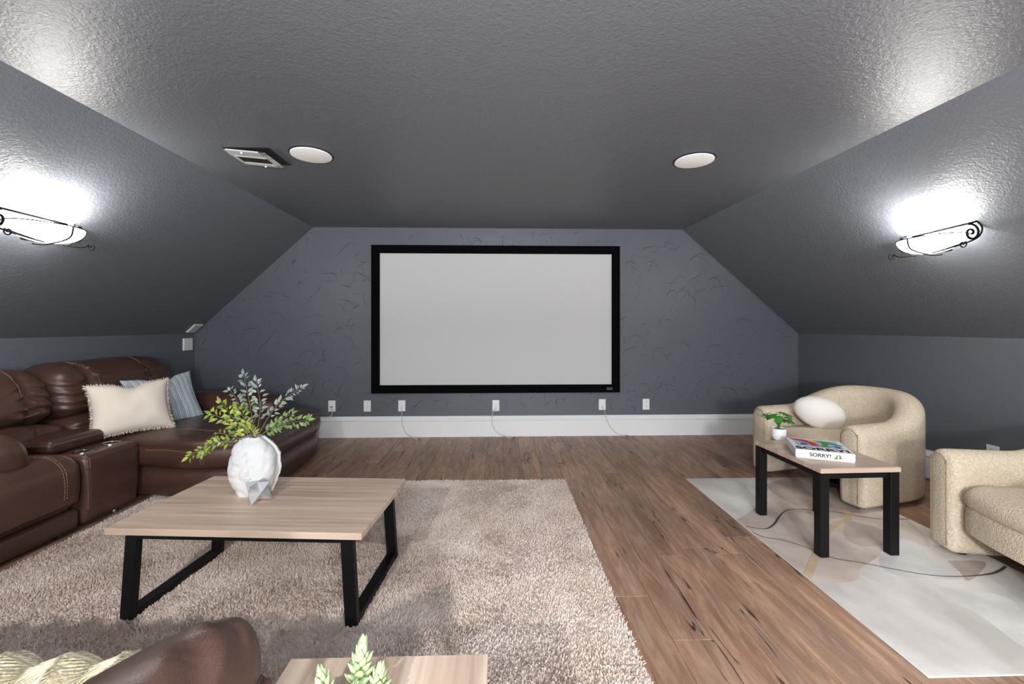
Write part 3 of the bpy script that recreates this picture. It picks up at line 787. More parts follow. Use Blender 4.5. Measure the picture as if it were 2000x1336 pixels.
w_ = (C_ - B_).length; d_ = (A - B_).length; ang = math.atan2((C_ - B_).y, (C_ - B_).x)
cc = B_ + (C_ - B_) / 2 + (A - B_) / 2
print('end', A, B_, C_, w_, d_, ang)
end_table('side_table', 'oak-look side table with black square legs on the printed rug between the armchairs', cc.x, cc.y, w_, d_, ang, 'wood_x', .009)
ET = (A, B_, C_)
A2, B2 = at(568, 1286, z=ETZ), at(953, 1277, z=ETZ); w2 = (B2 - A2).length; a2 = math.atan2((B2 - A2).y, (B2 - A2).x)
c2 = (A2 + B2) / 2 + Vector((math.sin(a2), -math.cos(a2), 0)) * d_ / 2
end_table('side_table', 'oak-look side table holding the succulent at the bottom edge of the photo', c2.x, c2.y, w2, d_, a2, 'wood_y', .024)
# ---------------------------------------------------------------- vase with branches
vb = at(497, 962, z=TZ); VS = vb.y / F
t = thing('vase', 'rough white stone vase with chipped ridges on the coffee table', 'vase', (vb.x, vb.y, TZ))
prof = [(0, 468, 528), (.06, 466, 531), (.16, 460, 537), (.3, 455, 541), (.42, 453.5, 543), (.55, 455, 542), (.68, 457, 541), (.8, 461, 535), (.88, 465, 529), (.95, 471, 520), (1.0, 474, 514)]
VH = (968 - 863) * VS * 1.02
V = []; Fc = []; n = 72; m_ = 60
for j in range(m_ + 1):
    f = j / m_; l = np.interp(f, [p[0] for p in prof], [p[1] for p in prof]); r_ = np.interp(f, [p[0] for p in prof], [p[2] for p in prof])
    cx = ((l + r_) / 2 - 497) * VS; hw = (r_ - l) / 2 * VS
    for i in range(n):
        a = 2 * math.pi * i / n
        x = math.cos(a); y = math.sin(a); k = (abs(x) ** 2.6 + abs(y) ** 2.6) ** (-1 / 2.6)
        P = Vector((cx + hw * x * k, hw * .78 * y * k, f * VH))
        nr = Vector((x, y, 0))
        q = P * 16
        vor = noise.voronoi(q * .9 + Vector((3, 1, 2)))[0]; disp = -.012 * max(0, .35 - (vor[1] - vor[0])) 
        disp += .004 * noise.noise(q * .6) + .0022 * noise.noise(q * 3)
        # one diagonal chipped shelf
        dd = (P.x - .012) + (P.z - VH * .55) * .28 + .008 * noise.noise(q * 1.4)
        if y < .3: disp += -.010 / (1 + math.exp(-dd / .0018)) + .010 * math.exp(-((dd + .003) / .004) ** 2) * .5
        P += nr * disp
        if j == m_: P.z += .006 * noise.noise(q * 2)
        V.append(tuple(P + Vector((vb.x, vb.y, TZ))))
for j in range(m_):
    for i in range(n): Fc.append((j * n + i, j * n + (i + 1) % n, (j + 1) * n + (i + 1) % n, (j + 1) * n + i))
Fc.append(tuple(range(n))[::-1])
b = len(V)   # inner mouth
for s, dz in ((.8, -.002), (.72, -.04)):
    for i in range(n):
        q = Vector(V[m_ * n + i]); c = Vector((vb.x + (494 - 497) * VS, vb.y, q.z)); V.append(tuple(c + (q - c) * s + Vector((0, 0, dz))))
for k, (p_, q_) in enumerate(((m_ * n, b), (b, b + n))):
    for i in range(n): Fc.append((p_ + i, p_ + (i + 1) % n, q_ + (i + 1) % n, q_ + i))
Fc.append(tuple(b + n + i for i in range(n)))
mk('vase_body', V, Fc, 'plaster', t, True, angle=28)
# leafy branches
def leaf_mesh(L, W, fold=.25, bend=.15, thick=0):
    V = []; Fc = []; N = 6
    for i in range(N + 1):
        s = i / N; wv = W * 1.15 * math.sin(math.pi * s ** .8) ** .9 * (1 - s) ** .3 if 0 < i < N else .0004
        z = -bend * L * s * s
        V += [(s * L, -wv / 2, z + wv * fold), (s * L, 0, z), (s * L, wv / 2, z + wv * fold)]
    for i in range(N):
        for k in range(2): Fc.append((i * 3 + k, i * 3 + k + 1, i * 3 + 4 + k, i * 3 + 3 + k))
    return V, Fc
pt = thing('leafy_branches', 'artificial leafy green branches, upper ones tinted HDR grey, standing in the white vase', 'plant', (vb.x, vb.y, TZ + VH))
lm = {}
for kx in ('leaf_green', 'leaf_mid', 'leaf_hdr_grey'):
    vv, ff = leaf_mesh(.034, .0155)
    me = bpy.data.meshes.new('leaf'); me.from_pydata(vv, [], ff); me.materials.append(M[kx]); me.polygons.foreach_set('use_smooth', [True] * len(ff)); lm[kx] = me
def orient(dirv, up):
    x = dirv.normalized(); z = (up - x * up.dot(x)).normalized(); y = z.cross(x)
    return Matrix(((x.x, y.x, z.x), (x.y, y.y, z.y), (x.z, y.z, z.z))).to_4x4()
nleaf = 0
def branch(px, dep, mat, start=.25, step=.017, sc_=1.0, mat2=None):
    global nleaf
    P = [at(u, v, Y=vb.y + dep * i / (len(px) - 1)) for i, (u, v) in enumerate(px)]; S = spline(P, 10)
    mk('stem', *tube(S, .0018, 5, radii=list(np.linspace(.0022, .0009, len(S)))), 'stem', pt)
    L = [0]; 
    for i in range(1, len(S)): L.append(L[-1] + (S[i] - S[i - 1]).length)
    s = start * L[-1]; side = 1
    inv = WM[pt.name].inverted()
    while s < L[-1] and nleaf < 299:
        i = min(len(S) - 2, int(np.searchsorted(L, s))); tdir = (S[i + 1] - S[i]).normalized()
        fr = s / L[-1]
        for sd in (-1, 1):
            if nleaf >= 299: break
            view = Vector((random.uniform(-.6, .6), -1, random.uniform(.1, 1.0))).normalized()
            side_v = tdir.cross(view).normalized() * sd
            dv = (tdir * random.uniform(.4, .9) + side_v * random.uniform(.6, 1.0) + Vector((0, 0, random.uniform(-.25, .15)))).normalized()
            m = mat2 if (mat2 and fr < .55) else mat
            o = bpy.data.objects.new('leaf', lm[m]); COL.objects.link(o); o.parent = pt
            sc = sc_ * random.uniform(.65, 1.15) * (1.0 - .25 * fr)
            # small side twig offset
            base = S[i] + dv * random.uniform(.002, .016)
            o.matrix_local = inv @ Matrix.Translation(base) @ orient(dv, view) @ Matrix.Scale(sc, 4); nleaf += 1
        s += step * random.uniform(.7, 1.3)
    if nleaf < 299:
        o = bpy.data.objects.new('leaf', lm[mat]); COL.objects.link(o); o.parent = pt
        o.matrix_local = inv @ Matrix.Translation(S[-1]) @ orient(S[-1] - S[-2], Vector((0, -1, .4))); nleaf += 1
m0 = (497, 866)
branch([m0, (494, 830), (487, 785), (476, 732)], .04, 'leaf_hdr_grey', .35, .018, mat2='leaf_mid')
branch([m0, (506, 820), (508, 785), (500, 745)], -.02, 'leaf_hdr_grey', .35, .019)
branch([m0, (480, 820), (462, 780), (450, 763)], .08, 'leaf_hdr_grey', .5, .018)
branch([m0, (520, 822), (548, 785), (590, 757)], .03, 'leaf_hdr_grey', .4, .015)
branch([m0, (515, 846), (550, 830), (602, 820)], -.06, 'leaf_mid', .3, .014, mat2='leaf_mid')
branch([(515, 846), (540, 825), (570, 808)], -.05, 'leaf_mid', .2, .018)
branch([m0, (472, 835), (450, 810), (432, 786)], -.05, 'leaf_green', .2, .013)
branch([m0, (460, 836), (436, 818), (412, 808)], -.03, 'leaf_green', .3, .014)
branch([m0, (455, 852), (425, 846), (418, 858)], -.02, 'leaf_green', .3, .016)
branch([m0, (450, 862), (410, 868), (368, 893)], -.1, 'leaf_green', .35, .015)
branch([(420, 868), (405, 875), (397, 888)], -.09, 'leaf_green', .2, .014)
branch([m0, (484, 835), (474, 812), (462, 795)], -.10, 'leaf_green', .2, .013)
branch([m0, (492, 838), (500, 815), (503, 800)], -.08, 'leaf_green', .2, .013)
branch([m0, (470, 858), (455, 850), (440, 838)], -.12, 'leaf_mid', .1, .012)
branch([m0, (485, 850), (478, 838), (470, 830)], -.12, 'leaf_mid', .1, .011)
branch([m0, (500, 850), (492, 832), (488, 815)], -.1, 'leaf_mid', .1, .012)
branch([m0, (480, 845), (465, 840), (452, 832)], -.06, 'leaf_green', .1, .012)
print('leaves', nleaf)
# silver star
sp_ = at(505, 978, z=TZ)
A4 = [Vector(q) for q in ((1, 1, 1), (1, -1, -1), (-1, 1, -1), (-1, -1, 1))]
fnorm = -A4[0].normalized(); tgt = Vector((-.10, -.86, .50)).normalized()
q1 = fnorm.rotation_difference(tgt).to_matrix()
P = [q1 @ q for q in A4]
best = None
for k in range(360):
    rr = Matrix.Rotation(R(k), 3, tgt); zs = [(rr @ p).z for p in P[1:]]
    if best is None or min(zs) < best[0]: best = (min(zs), k)
rr = Matrix.Rotation(R(best[1] + 4), 3, tgt); s_ = .040
PA = [rr @ p * s_ for p in P]; PB = [-p for p in PA]
zmin = min(p.z for p in PA + PB); off = Vector((sp_.x, sp_.y, TZ - zmin + .0005))
t = thing('silver_star', 'faceted silver star ornament in front of the white vase', 'ornament', tuple(Vector((sp_.x, sp_.y, TZ))))
tf = [(0, 1, 2), (0, 3, 1), (0, 2, 3), (1, 3, 2)]
mk('star_body', [tuple(p + off) for p in PA] + [tuple(p + off) for p in PB], tf + [tuple(i + 4 for i in f) for f in tf], 'silver', t, False)
# ---------------------------------------------------------------- board game box
TBM = Matrix.Translation((0, 0, 0))
g_fl, g_fr = at(1554, 893, z=ETZ), at(1671, 905, z=ETZ)
gv = (g_fr - g_fl); GW = gv.length; ga = math.atan2(gv.y, gv.x); GD = .265; GH = .045
print('game', GW)
t = thing('board_game_box', 'white board game box lettered SORRY! on the right side table', 'game', tuple(g_fl), ga)
mk('box_lid', *bevbox(0, GW, 0, GD, .006, GH, .0012, 1), 'boxwhite', t, False, world=False)
mk('box_base', *bevbox(.0025, GW - .0025, .0025, GD - .0025, 0, .0075, .001, 1), 'boxwhite', t, False, world=False)
def text_mesh(name, txt, size, mat, parent, Tm, bold=.0, ext=.0003, width=None):
    cu = bpy.data.curves.new(name, 'FONT'); cu.body = txt; cu.size = size; cu.offset = bold; cu.extrude = ext; cu.align_x = 'LEFT'
    ob = bpy.data.objects.new(name, cu); COL.objects.link(ob); dg = bpy.context.evaluated_depsgraph_get()
    me = bpy.data.meshes.new_from_object(ob.evaluated_get(dg)); COL.objects.unlink(ob); bpy.data.objects.remove(ob)
    xs = [v.co.x for v in me.vertices]; w0 = max(xs) - min(xs)
    if width:
        for v in me.vertices: v.co.x = (v.co.x - min(xs)) * width / w0
    for v in me.vertices: v.co = Tm @ v.co
    me.materials.clear(); me.materials.append(M[mat]); o = bpy.data.objects.new(name, me); COL.objects.link(o); o.parent = parent
    return o, w0
side = Matrix.Translation((.24 * GW, -.0004, .0145)) @ Matrix.Rotation(R(90), 4, 'X')
text_mesh('lettering', 'SORRY!', .026, 'ink', t, side, .0008, width=.36 * GW)
def patch(name, pts, z, mat, parent, T_=None):
    P = [Vector((x * GW, y * GD, z)) for x, y in pts]
    mk(name, [tuple(q) for q in P], [tuple(range(len(P)))], mat, parent, False, world=False)
z1 = GH + .0004
# cover artwork: frame, coloured playing pieces lying across, big title along the front edge
for nm, q in (('cover_frame', (.10, .105, .33, .90)), ('cover_frame', (.895, .90, .33, .90)), ('cover_frame', (.10, .90, .895, .905))): mk(nm, *boxv(q[0] * GW, q[1] * GW, q[2] * GD, q[3] * GD, GH, GH + .0003), 'ink', t, False, world=False)
patch('cover_print', [(.11, .34), (.89, .34), (.89, .89), (.11, .89)], GH + .0002, 'print_sky', t)
def sweep_patch(pts, mat, z): patch('cover_print', pts, z, mat, t)
sweep_patch([(.05, .95), (.3, .93), (.46, .75), (.5, .55), (.55, .42), (.38, .40), (.34, .6), (.22, .76), (.06, .86)], 'print_red', GH + .0004)
sweep_patch([(.36, .92), (.5, .9), (.52, .74), (.46, .7), (.38, .8)], 'print_yellow', GH + .0006)
sweep_patch([(.5, .93), (.75, .85), (.97, .60), (.93, .55), (.74, .68), (.66, .52), (.72, .38), (.52, .36), (.58, .55), (.6, .72)], 'print_green', GH + .0005)
sweep_patch([(.76, .52), (.82, .56), (.86, .5), (.9, .52), (.86, .42), (.9, .36), (.76, .36), (.8, .44)], 'print_blue', GH + .0006)
sweep_patch([(.2, .62), (.3, .6), (.32, .45), (.18, .42)], 'print_blue', GH + .0005)
topm = Matrix.Translation((.03 * GW, .075 * GD, GH + .0008)) @ Matrix.Diagonal((1, .95, 1, 1))
text_mesh('lettering', 'SORRY!', .073, 'ink', t, topm, .0025, width=.92 * GW)
fm = lambda pts, mat: mk('side_print', [(x, -.0004, z) for x, z in pts], [tuple(range(len(pts)))], mat, t, False, world=False)
xb = .63 * GW
fm([(xb + .006, .010), (xb + .024, .010), (xb + .020, .02), (xb + .024, .03), (xb + .018, .034), (xb + .012, .022)], 'print_green')
fm([(xb + .026, .016), (xb + .041, .012), (xb + .036, .024), (xb + .033, .034), (xb + .025, .034), (xb + .03, .024)], 'print_red')
# ---------------------------------------------------------------- small potted plant
pp = at(1521, 858, z=ETZ)
t = thing('potted_plant', 'small green split-leaf plant in a white pot on the right side table', 'plant', tuple(pp))
mk('pot', *MB().add(lathe([(0.001, 0), (.028, 0), (.031, .003), (.031, .006), (.037, .012), (.041, .03), (.042, .070), (.039, .071), (.038, .062), (.0005, .060)], 36), Matrix.Translation(pp)).vf(), 'ceramic', t, True, angle=50)
mk('soil', *MB().add(lathe([(0.0005, .064), (.0385, .0625)], 24), Matrix.Translation(pp)).vf(), 'soil', t)
def split_leaf(L):
    # half outline with lobes, mirrored
    hw = [(0, .0), (.05, .14), (.12, .30), (.22, .20), (.26, .42), (.38, .24), (.45, .44), (.55, .22), (.64, .36), (.72, .16), (.82, .22), (.9, .08), (1, 0)]
    V = []; Fc = []
    for (x, y) in hw: V += [(x * L, -y * L, -.25 * L * x * x - .3 * y * y * L + .03 * L * y), (x * L, 0, -.25 * L * x * x), (x * L, y * L, -.25 * L * x * x - .3 * y * y * L + .03 * L * y)]
    for i in range(len(hw) - 1):
        for k in range(2): Fc.append((i * 3 + k, i * 3 + k + 1, i * 3 + 4 + k, i * 3 + 3 + k))
    return V, Fc
vv, ff = split_leaf(.064); me = bpy.data.meshes.new('leaf'); me.from_pydata(vv, [], ff); me.materials.append(M['philo'])
for i in range(19):
    a = i / 19 * 2 * math.pi * 2.4 + random.uniform(-.2, .2); rad = random.uniform(.02, .062) if i < 15 else .015
    hgt = .172 - rad * .6 + random.uniform(-.015, .012)
    top = pp + Vector((math.cos(a) * rad, math.sin(a) * rad, hgt)); mid = pp + Vector((math.cos(a) * rad * .35, math.sin(a) * rad * .35, .06 + (hgt - .06) * .6))
    mk('stem', *tube(spline([pp + Vector((math.cos(a) * .005, math.sin(a) * .005, .056)), mid, top], 5), .0013, 5), 'leaf_mid', t)
    o = bpy.data.objects.new('leaf', me); COL.objects.link(o); o.parent = t
    dv = Vector((math.cos(a), math.sin(a), random.uniform(-.55, .05))).normalized()
    o.matrix_local = WM[t.name].inverted() @ Matrix.Translation(top) @ orient(dv, Vector((0, 0, 1))) @ Matrix.Scale(random.uniform(.75, 1.15), 4)
# ---------------------------------------------------------------- succulent on near table
pc = at(690, 1336, z=ETZ); pc = Vector((pc.x + .005, pc.y - .10, ETZ))
t = thing('succulent', 'pale green plump-leaved succulent on the side table at the bottom edge', 'plant', tuple(pc))
mk('pot', *MB().add(lathe([(0.001, 0), (.036, 0), (.042, .008), (.048, .042), (.045, .042), (.043, .036), (.0005, .036)], 36), Matrix.Translation(pc)).vf(), 'ceramic', t, True, angle=50)
mk('soil', *MB().add(lathe([(0.0005, .039), (.043, .037)], 24), Matrix.Translation(pc)).vf(), 'soil', t)
def plump(L):
    pr = []
    N = 9
    for i in range(N + 1):
        s = i / N; pr.append((max(.0003, L * .24 * (math.sin(math.pi * s ** .75)) ** .8), s * L))
    V, Fc = lathe(pr, 10); V = [(z, y * 1.15, x * .75 + .12 * L * (z / L) ** 2) for x, y, z in V]
    return V, Fc
vv, ff = plump(.021); sm = bpy.data.meshes.new('leaf'); sm.from_pydata(vv, [], ff); sm.materials.append(M['succ']); sm.polygons.foreach_set('use_smooth', [True] * len(ff))
def rosette(top, base, nl, L0, r0=.4):
    ax = (top - base); H = ax.length; axn = ax.normalized()
    mk('stem', *tube([base, top], .0035, 6), 'succ', t)
    for i in range(nl):
        f = i / (nl - 1); a = i * 2.4; s = base + ax * (.35 + .65 * f)
        x = axn.orthogonal().normalized(); y = axn.cross(x)
        out = x * math.cos(a) + y * math.sin(a)
        dv = (out * (1.0 - .75 * f) + axn * (.35 + .9 * f)).normalized()
        o = bpy.data.objects.new('leaf', sm); COL.objects.link(o); o.parent = t
        sc = L0 * (1.6 - .55 * f) * random.uniform(.85, 1.15)
        o.matrix_local = WM[t.name].inverted() @ Matrix.Translation(s + out * .002) @ orient(dv, axn) @ Matrix.Scale(sc, 4)
def pt_at(u, v, Y): return at(u, v, Y=Y)
b0 = pc + Vector((0, 0, .036))
Yp = pc.y + .055
rosette(pt_at(708, 1262, Yp + .02), pt_at(694, 1375, Yp), 34, 1.0)
rosette(pt_at(742, 1311, Yp), pt_at(730, 1385, Yp - .02), 26, .85)
rosette(pt_at(628, 1318, Yp), pt_at(640, 1390, Yp - .02), 26, .85)
rosette(pt_at(690, 1345, Yp - .03), b0 + Vector((0, -.01, 0)), 16, .8)
for q in ((694, 1375), (730, 1385), (640, 1390)): mk('stem', *tube([pt_at(*q, Yp - .01), b0], .0035, 6), 'succ', t)
# ---------------------------------------------------------------- cream barrel armchairs
def armchair(label, cx, cy, ang):
    t = thing('barrel_armchair', label, 'armchair', (cx, cy, 0), ang, 'cream barrel armchairs')
    th, rc = .080, .345; AL = .40; z0 = .028
    path = []; NA, NC = 12, 36
    for i in range(NA): path.append((AL * (1 - i / NA), -rc, (0, -1)))
    for i in range(NC + 1):
        a = -math.pi / 2 - math.pi * i / NC; path.append((rc * math.cos(a) * 1.02, rc * math.sin(a), (math.cos(a), math.sin(a))))
    for i in range(1, NA + 1): path.append((AL * i / NA, rc, (0, 1)))
    def topz(x): 
        s = min(1, max(0, (AL - .28 - x) / (AL + rc - .27))); s = s * s * (3 - 2 * s); return .535 + .165 * s
    V = []; Fc = []; ns = None
    def section(x, y, o, sc, endx=0.0):
        zt = topz(x); r = th; out = []
        lowt = .0
        pts = [(-th * .96, z0 + .02), (-th, .12), (-th, .22), (-th, .3), (-th, zt - r - .06)]
        for k in range(0, 13): a = math.pi - math.pi * k / 12; pts.append((th * math.cos(a), zt - r + r * math.sin(a)))
        pts += [(th, zt - r - .06), (th * 1.0, .35), (th, .22), (th, .12), (th * .96, z0 + .02), (th * .85, z0), (0, z0), (-th * .85, z0)]
        for (d, z) in pts:
            zc = .28
            dd = d * sc; zz = z0 + (z - z0) if sc >= 1 else (z - (z - zc) * (1 - sc) * .22)
            out.append((x + o[0] * dd + endx, y + o[1] * dd, zz))
        return out
    secs = []
    ends = [(.25, .038), (.62, .034), (.85, .022), (.96, .010)]
    for (sc, ex) in ends: secs.append(section(*path[0], sc, ex))
    for p in path: secs.append(section(*p, 1.0))
    for (sc, ex) in reversed(ends): secs.append(section(*path[-1], sc, ex))
    ns = len(secs[0])
    for s in secs: V += s
    for i in range(len(secs) - 1):
        for k in range(ns): Fc.append((i * ns + k, i * ns + (k + 1) % ns, (i + 1) * ns + (k + 1) % ns, (i + 1) * ns + k))
    Fc.append(tuple(range(ns))); Fc.append(tuple((len(secs) - 1) * ns + k for k in range(ns))[::-1])
    mk('shell', V, Fc, 'boucle', t, True, sub=1, world=False)
    # arm front piping
    for s in (-1, 1):
        mb = MB(); P = []
        for k in range(0, 13):
            a = math.pi * k / 12; P.append((AL + .033, s * rc + th * .60 * math.cos(a), topz(AL) - th * 1.0 + th * .72 * math.sin(a)))
        P = [(AL + .033, s * rc + th * .60, .06)] + P + [(AL + .033, s * rc - th * .60, .06)]
        mk('piping', *tube(spline(P, 3), .0024, 5), 'piping', t, world=False)
    # seat: apron and cushion
    iy = rc - th + .006
    def ol(front, back_in=0.0):
        pts = [(front, -iy + .002)]
        pts = []
        for k in range(13): a = -math.pi / 2 + 0; 
        for i in range(0, 25):
            a = math.pi / 2 + math.pi * i / 24; pts.append(((iy + .0) * math.cos(a) * .98, iy * math.sin(a)))
        for i in range(1, 8): pts.append((front * i / 8 * .98, -iy))
        for i in range(1, 12): f = -1 + 2 * i / 12; pts.append((front + .03 * (1 - f * f), f * iy * .985))
        for i in range(1, 8): pts.append((front * (1 - i / 8) * .98, iy))
        return pts
    mk('seat_apron', *oslab(ol(AL - .005), [(.0, .165), (-.004, .19), (-.004, .25), (0, .285), (.01, .292)]), 'boucle', t, True, world=False, angle=60)
    cu = oslab(ol(AL + .004), [(.04, .285), (.012, .293), (0, .310), (-.003, .335), (.004, .360), (.022, .380), (.05, .392)], crown=.02)
    mk('seat_cushion', *cu, 'boucle', t, True, world=False)
    mk('underside', *boxv(-.2, AL - .09, -iy + .03, iy - .03, .14, .166), 'dark', t, False, world=False)
    mk('swivel_base', *lathe([(.001, .14), (.05, .14), (.05, .05), (.16, .035), (.17, .010), (.001, .010)], 24), 'knob', t, True, world=False, angle=40)
    for (x, y) in ((AL - .06, -rc), (AL - .06, rc), (-rc * .7, -rc * .72), (-rc * .7, rc * .72)):
        mk('foot', *lathe([(.001, .009), (.026, .009), (.028, z0 + .004)], 16, (x, y, 0)), 'knob', t, True, world=False, angle=40)
    return t
armchair('cream boucle barrel armchair in the back right corner, with a round cushion on it', 2.55, 3.06, R(194))
armchair('cream boucle barrel armchair cut by the right edge of the photo', 2.62, 1.70, R(169))
# egg cushion
ec = at(1600, 806, Y=3.12)
t = thing('round_cushion', 'plush white oval cushion on the seat of the corner armchair', 'cushion', tuple(ec))
V, Fc = lathe([(max(.001, math.sin(math.pi * k / 24)) , -math.cos(math.pi * k / 24)) for k in range(25)], 40)
Tm = Matrix.Translation(ec) @ Matrix.Rotation(R(20), 4, 'Y') @ Matrix.Rotation(R(-12), 4, 'Z')
mk('cushion_body', *MB().add(([(x * .178, y * .10, z * (.118 + .012 * x)) for x, y, z in V], Fc), Tm).vf(), 'fluffy', t)
# ---------------------------------------------------------------- leather sectional
SF = -2.36      # front plane
root = thing('sectional_sofa', 'brown leather sectional sofa with tan stitching along the left wall', 'sofa', (-2.6, 2.9, 0))
ST = MB()
def lpart(name, vf, mat='leather', label=None): return mk(name, vf[0], vf[1], mat, root, True, label=label)
def wr(co, amp, f=1.0): return amp * noise.noise(Vector(co) * 6 * f)
# near seat (reclining) : cushion + footrest front
def seat_def(y0, y1):
    def d(co, u):
        # front face bulges, bottom tucks in, top crowned
        k = max(0, u[0])
        co.x += .035 * k * (1 - u[2] ** 2) - .02 * k * (u[2] < -.6)
        co.z += .018 * max(0, u[2]) * (1 - u[0] ** 2) * (1 - u[1] ** 2)
        co += Vector((wr(co, .006) * k, 0, wr(co, .006) * max(0, u[2])))
        return co
    return d
def seat(y0, y1):
    vf = rbox(((-2.98 + SF) / 2, (y0 + y1) / 2, .285), (SF + 2.98, y1 - y0, .335), .085, (20, 26, 8), deform=seat_def(y0, y1), rs=6)
    lpart('seat_cushion', vf); B = bvh(vf)
    for yy in (y1 - .13, y0 + .13):
        pts = [(-2.7, yy, .52), (-2.35, yy, .53), (-2.18, yy, .42), (-2.16, yy, .2)]
        stitches(ST, B, spline(pts, 6), .014)
    return vf
y_ns0, y_ns1 = 1.55, 2.485
seat(y_ns0, y_ns1); 
lpart('base_panel', rbox(((-2.95 + SF) / 2 - .0, (y_ns0 + y_ns1) / 2, .082), (SF + 2.93, y_ns1 - y_ns0, .115), .03, (8, 12, 3)))
# backs
def back(y0, y1, zt, seams, sag=.0):
    ym = (y0 + y1) / 2
    def lean(co, u, zr):
        co.x -= .26 * (co.z - .45); return co
    def d(co, u):
        s = abs(u[1]); front = max(0, u[0])
        co.x += .02 * front * (1 - u[2] ** 2)
        # gathers beside the vertical seams
        for ys in seams + [y0, y1]:
            dy = abs(co.y - ys); co.x -= (.022 * math.exp(-(dy / .03) ** 2)) * front; co.z -= .006 * math.exp(-(dy / .025) ** 2) * max(0, u[2])
            co.x += .009 * front * math.sin(co.z * 95 + 3 * noise.noise(co * 9)) * math.exp(-((dy - .05) / .05) ** 2)
        co.z -= .05 * max(0, (s - .55) / .45) ** 2 * max(0, u[2]) * (1 if True else 0)
        co += Vector((wr(co, .008) * front, 0, wr(co, .006)))
        co.x -= .26 * (co.z - .45)
        return co
    up = rbox((-2.90, ym, .735), (.30, y1 - y0, zt - .56), .11, (8, 46, 22), puff=(.02, 0, 0), deform=d, rs=6)
    o = lpart('back_cushion', up); B = bvh(up)
    lo = rbox((-2.86, ym, .50), (.26, y1 - y0 - .01, .17), .06, (6, 40, 8), puff=(.02, 0, 0), deform=d, rs=5)
    lpart('lumbar_cushion', lo); B2 = bvh(lo)
    for ys in seams:
        pts = [(-2.98, ys, zt + .06), (-2.82, ys, zt + .02), (-2.70, ys, zt - .10), (-2.66, ys, .7), (-2.68, ys, .60)]
        stitches(ST, B, spline(pts, 6), .016)
        welt(ST2, B, spline(pts, 6), .0035, -.001)
        pts = [(-2.6, ys, .57), (-2.58, ys, .5), (-2.6, ys, .44)]
        stitches(ST, B2, spline(pts, 6), .016)
    return up, lo
ST2 = MB()
YS = 2.80
up, lo = back(1.60, YS - .004, .915, [2.62])
up2, lo2 = back(YS + .004, 3.78, .925, [3.02, 3.52])
# seam welt between backs handled by gap; outside frame behind
lpart('back_frame', rbox((-3.06, 2.69, .45), (.16, 2.14, .72), .05, (4, 20, 8), deform=lambda co, u: Vector((co.x - .10 * max(0, co.z - .45), co.y, co.z))))
# console between Y 2.49 and 2.86
def cons_d(co, u):
    if u[0] < 0: co.y += 0
    co.x += .012 * max(0, u[0]) * (1 - u[2] ** 2)
    return co
cvf = rbox(((-2.95 + SF) / 2 - .0, 2.675, .225), (SF + 2.95, .365, .395), .035, (12, 10, 12), deform=cons_d, rs=4)
con = lpart('console', cvf, label='leather console with two cup holders'); Bc = bvh(cvf)
# lid
lidc = MB()
lv = rbox((-2.76, 2.665, .462), (.42, .35, .085), .035, (12, 10, 4), puff=(0, 0, .012), rs=4)
lid = mk('lid', lv[0], lv[1], 'leather', con, True); Bl = bvh(lv)
welt(ST2, Bl, [(-2.97, 2.48, .475), (-2.53, 2.475, .475), (-2.525, 2.85, .475)], .0028)
stitches(ST, Bl, [(-2.97, 2.46, .49), (-2.55, 2.46, .495), (-2.52, 2.50, .495), (-2.51, 2.84, .495)], 0)
for yy in (2.585, 2.765):
    c = (-2.455, yy, 0)
    mk('cup_holder', *lathe([(.047, .4225), (.047, .4275), (.043, .4285), (.039, .4265), (.037, .415), (.036, .36), (.001, .36)], 28, c), 'chrome', con, True, angle=50)
    mk('cup_shade_disc', *lathe([(.001, .4262), (.0385, .4262)], 28, c), 'dark', con, True)  # flat disc over the well; the shade inside is put into its colour
stitches(ST, Bc, [(-2.58, 2.505, .45), (-2.40, 2.505, .45), (-2.34, 2.505, .40), (-2.33, 2.505, .34)], .012)
welt(ST2, Bc, [(-2.36, 2.86, .43), (-2.34, 2.86, .36), (-2.34, 2.86, .1)], .003)
stitches(ST, Bc, [(-2.34, 2.49, .34), (-2.33, 2.49, .1)], 0)
# seam across the console front, low
welt(ST2, Bc, [(-2.34, 2.5, .115), (-2.33, 2.67, .125), (-2.34, 2.85, .145)], .003)
mk('metal_glide', *tube([(-2.40, 2.72, .0), (-2.40, 2.72, .03)], .012, 8), 'chrome', root)
# armrest pad at near left
ap = rbox((-2.62, 2.20, .50), (.40, .20, .24), .09, (10, 8, 6), puff=(.02, .01, .02), rs=5, deform=lambda co, u: Vector((co.x, co.y - .25 * (co.z - .5) , co.z + wr(co, .006))))
lpart('arm_pad', ap)
# chaise
CX1 = -1.56; CY0, CY1 = 2.885, 4.02
def chaise_outline(ins=0, x1=CX1):
    base = [(-3.05, CY0), (-2.36, CY0), (-1.98, CY0 - .10), (x1 + .01, CY0 + .0), (x1 - .02, CY1 - .12), (-1.95, CY1), (-3.05, CY1)]
    return round_poly(base, [.03, .18, .16, .13, .19, .14, .03], 6, .05)
def ch_def(v):
    v = Vector(v)
    if v.z > .30: v.z += .012 * noise.noise(v * 5) + .006 * noise.noise(v * 13)
    f = max(0, min(1, (v.x + 2.1) / .5))
    v.z *= 1 - .0 * f
    return v
o_c = chaise_outline()
base = oslab(o_c, [(.05, .035), (.02, .05), (.012, .12), (.012, .19), (.03, .225), (.06, .235)], deform=None)
lpart('chaise_base', base)
cush = oslab(o_c, [(.06, .222), (.02, .232), (-.006, .262), (-.014, .31), (-.006, .352), (.004, .368), (.0, .376), (.006, .395), (.028, .418), (.075, .432), (.13, .437)], crown=.012, rings=8, deform=ch_def)
lpart('chaise_cushion', cush); Bq = bvh(cush); Bb = bvh(base)
N_ = len(o_c)
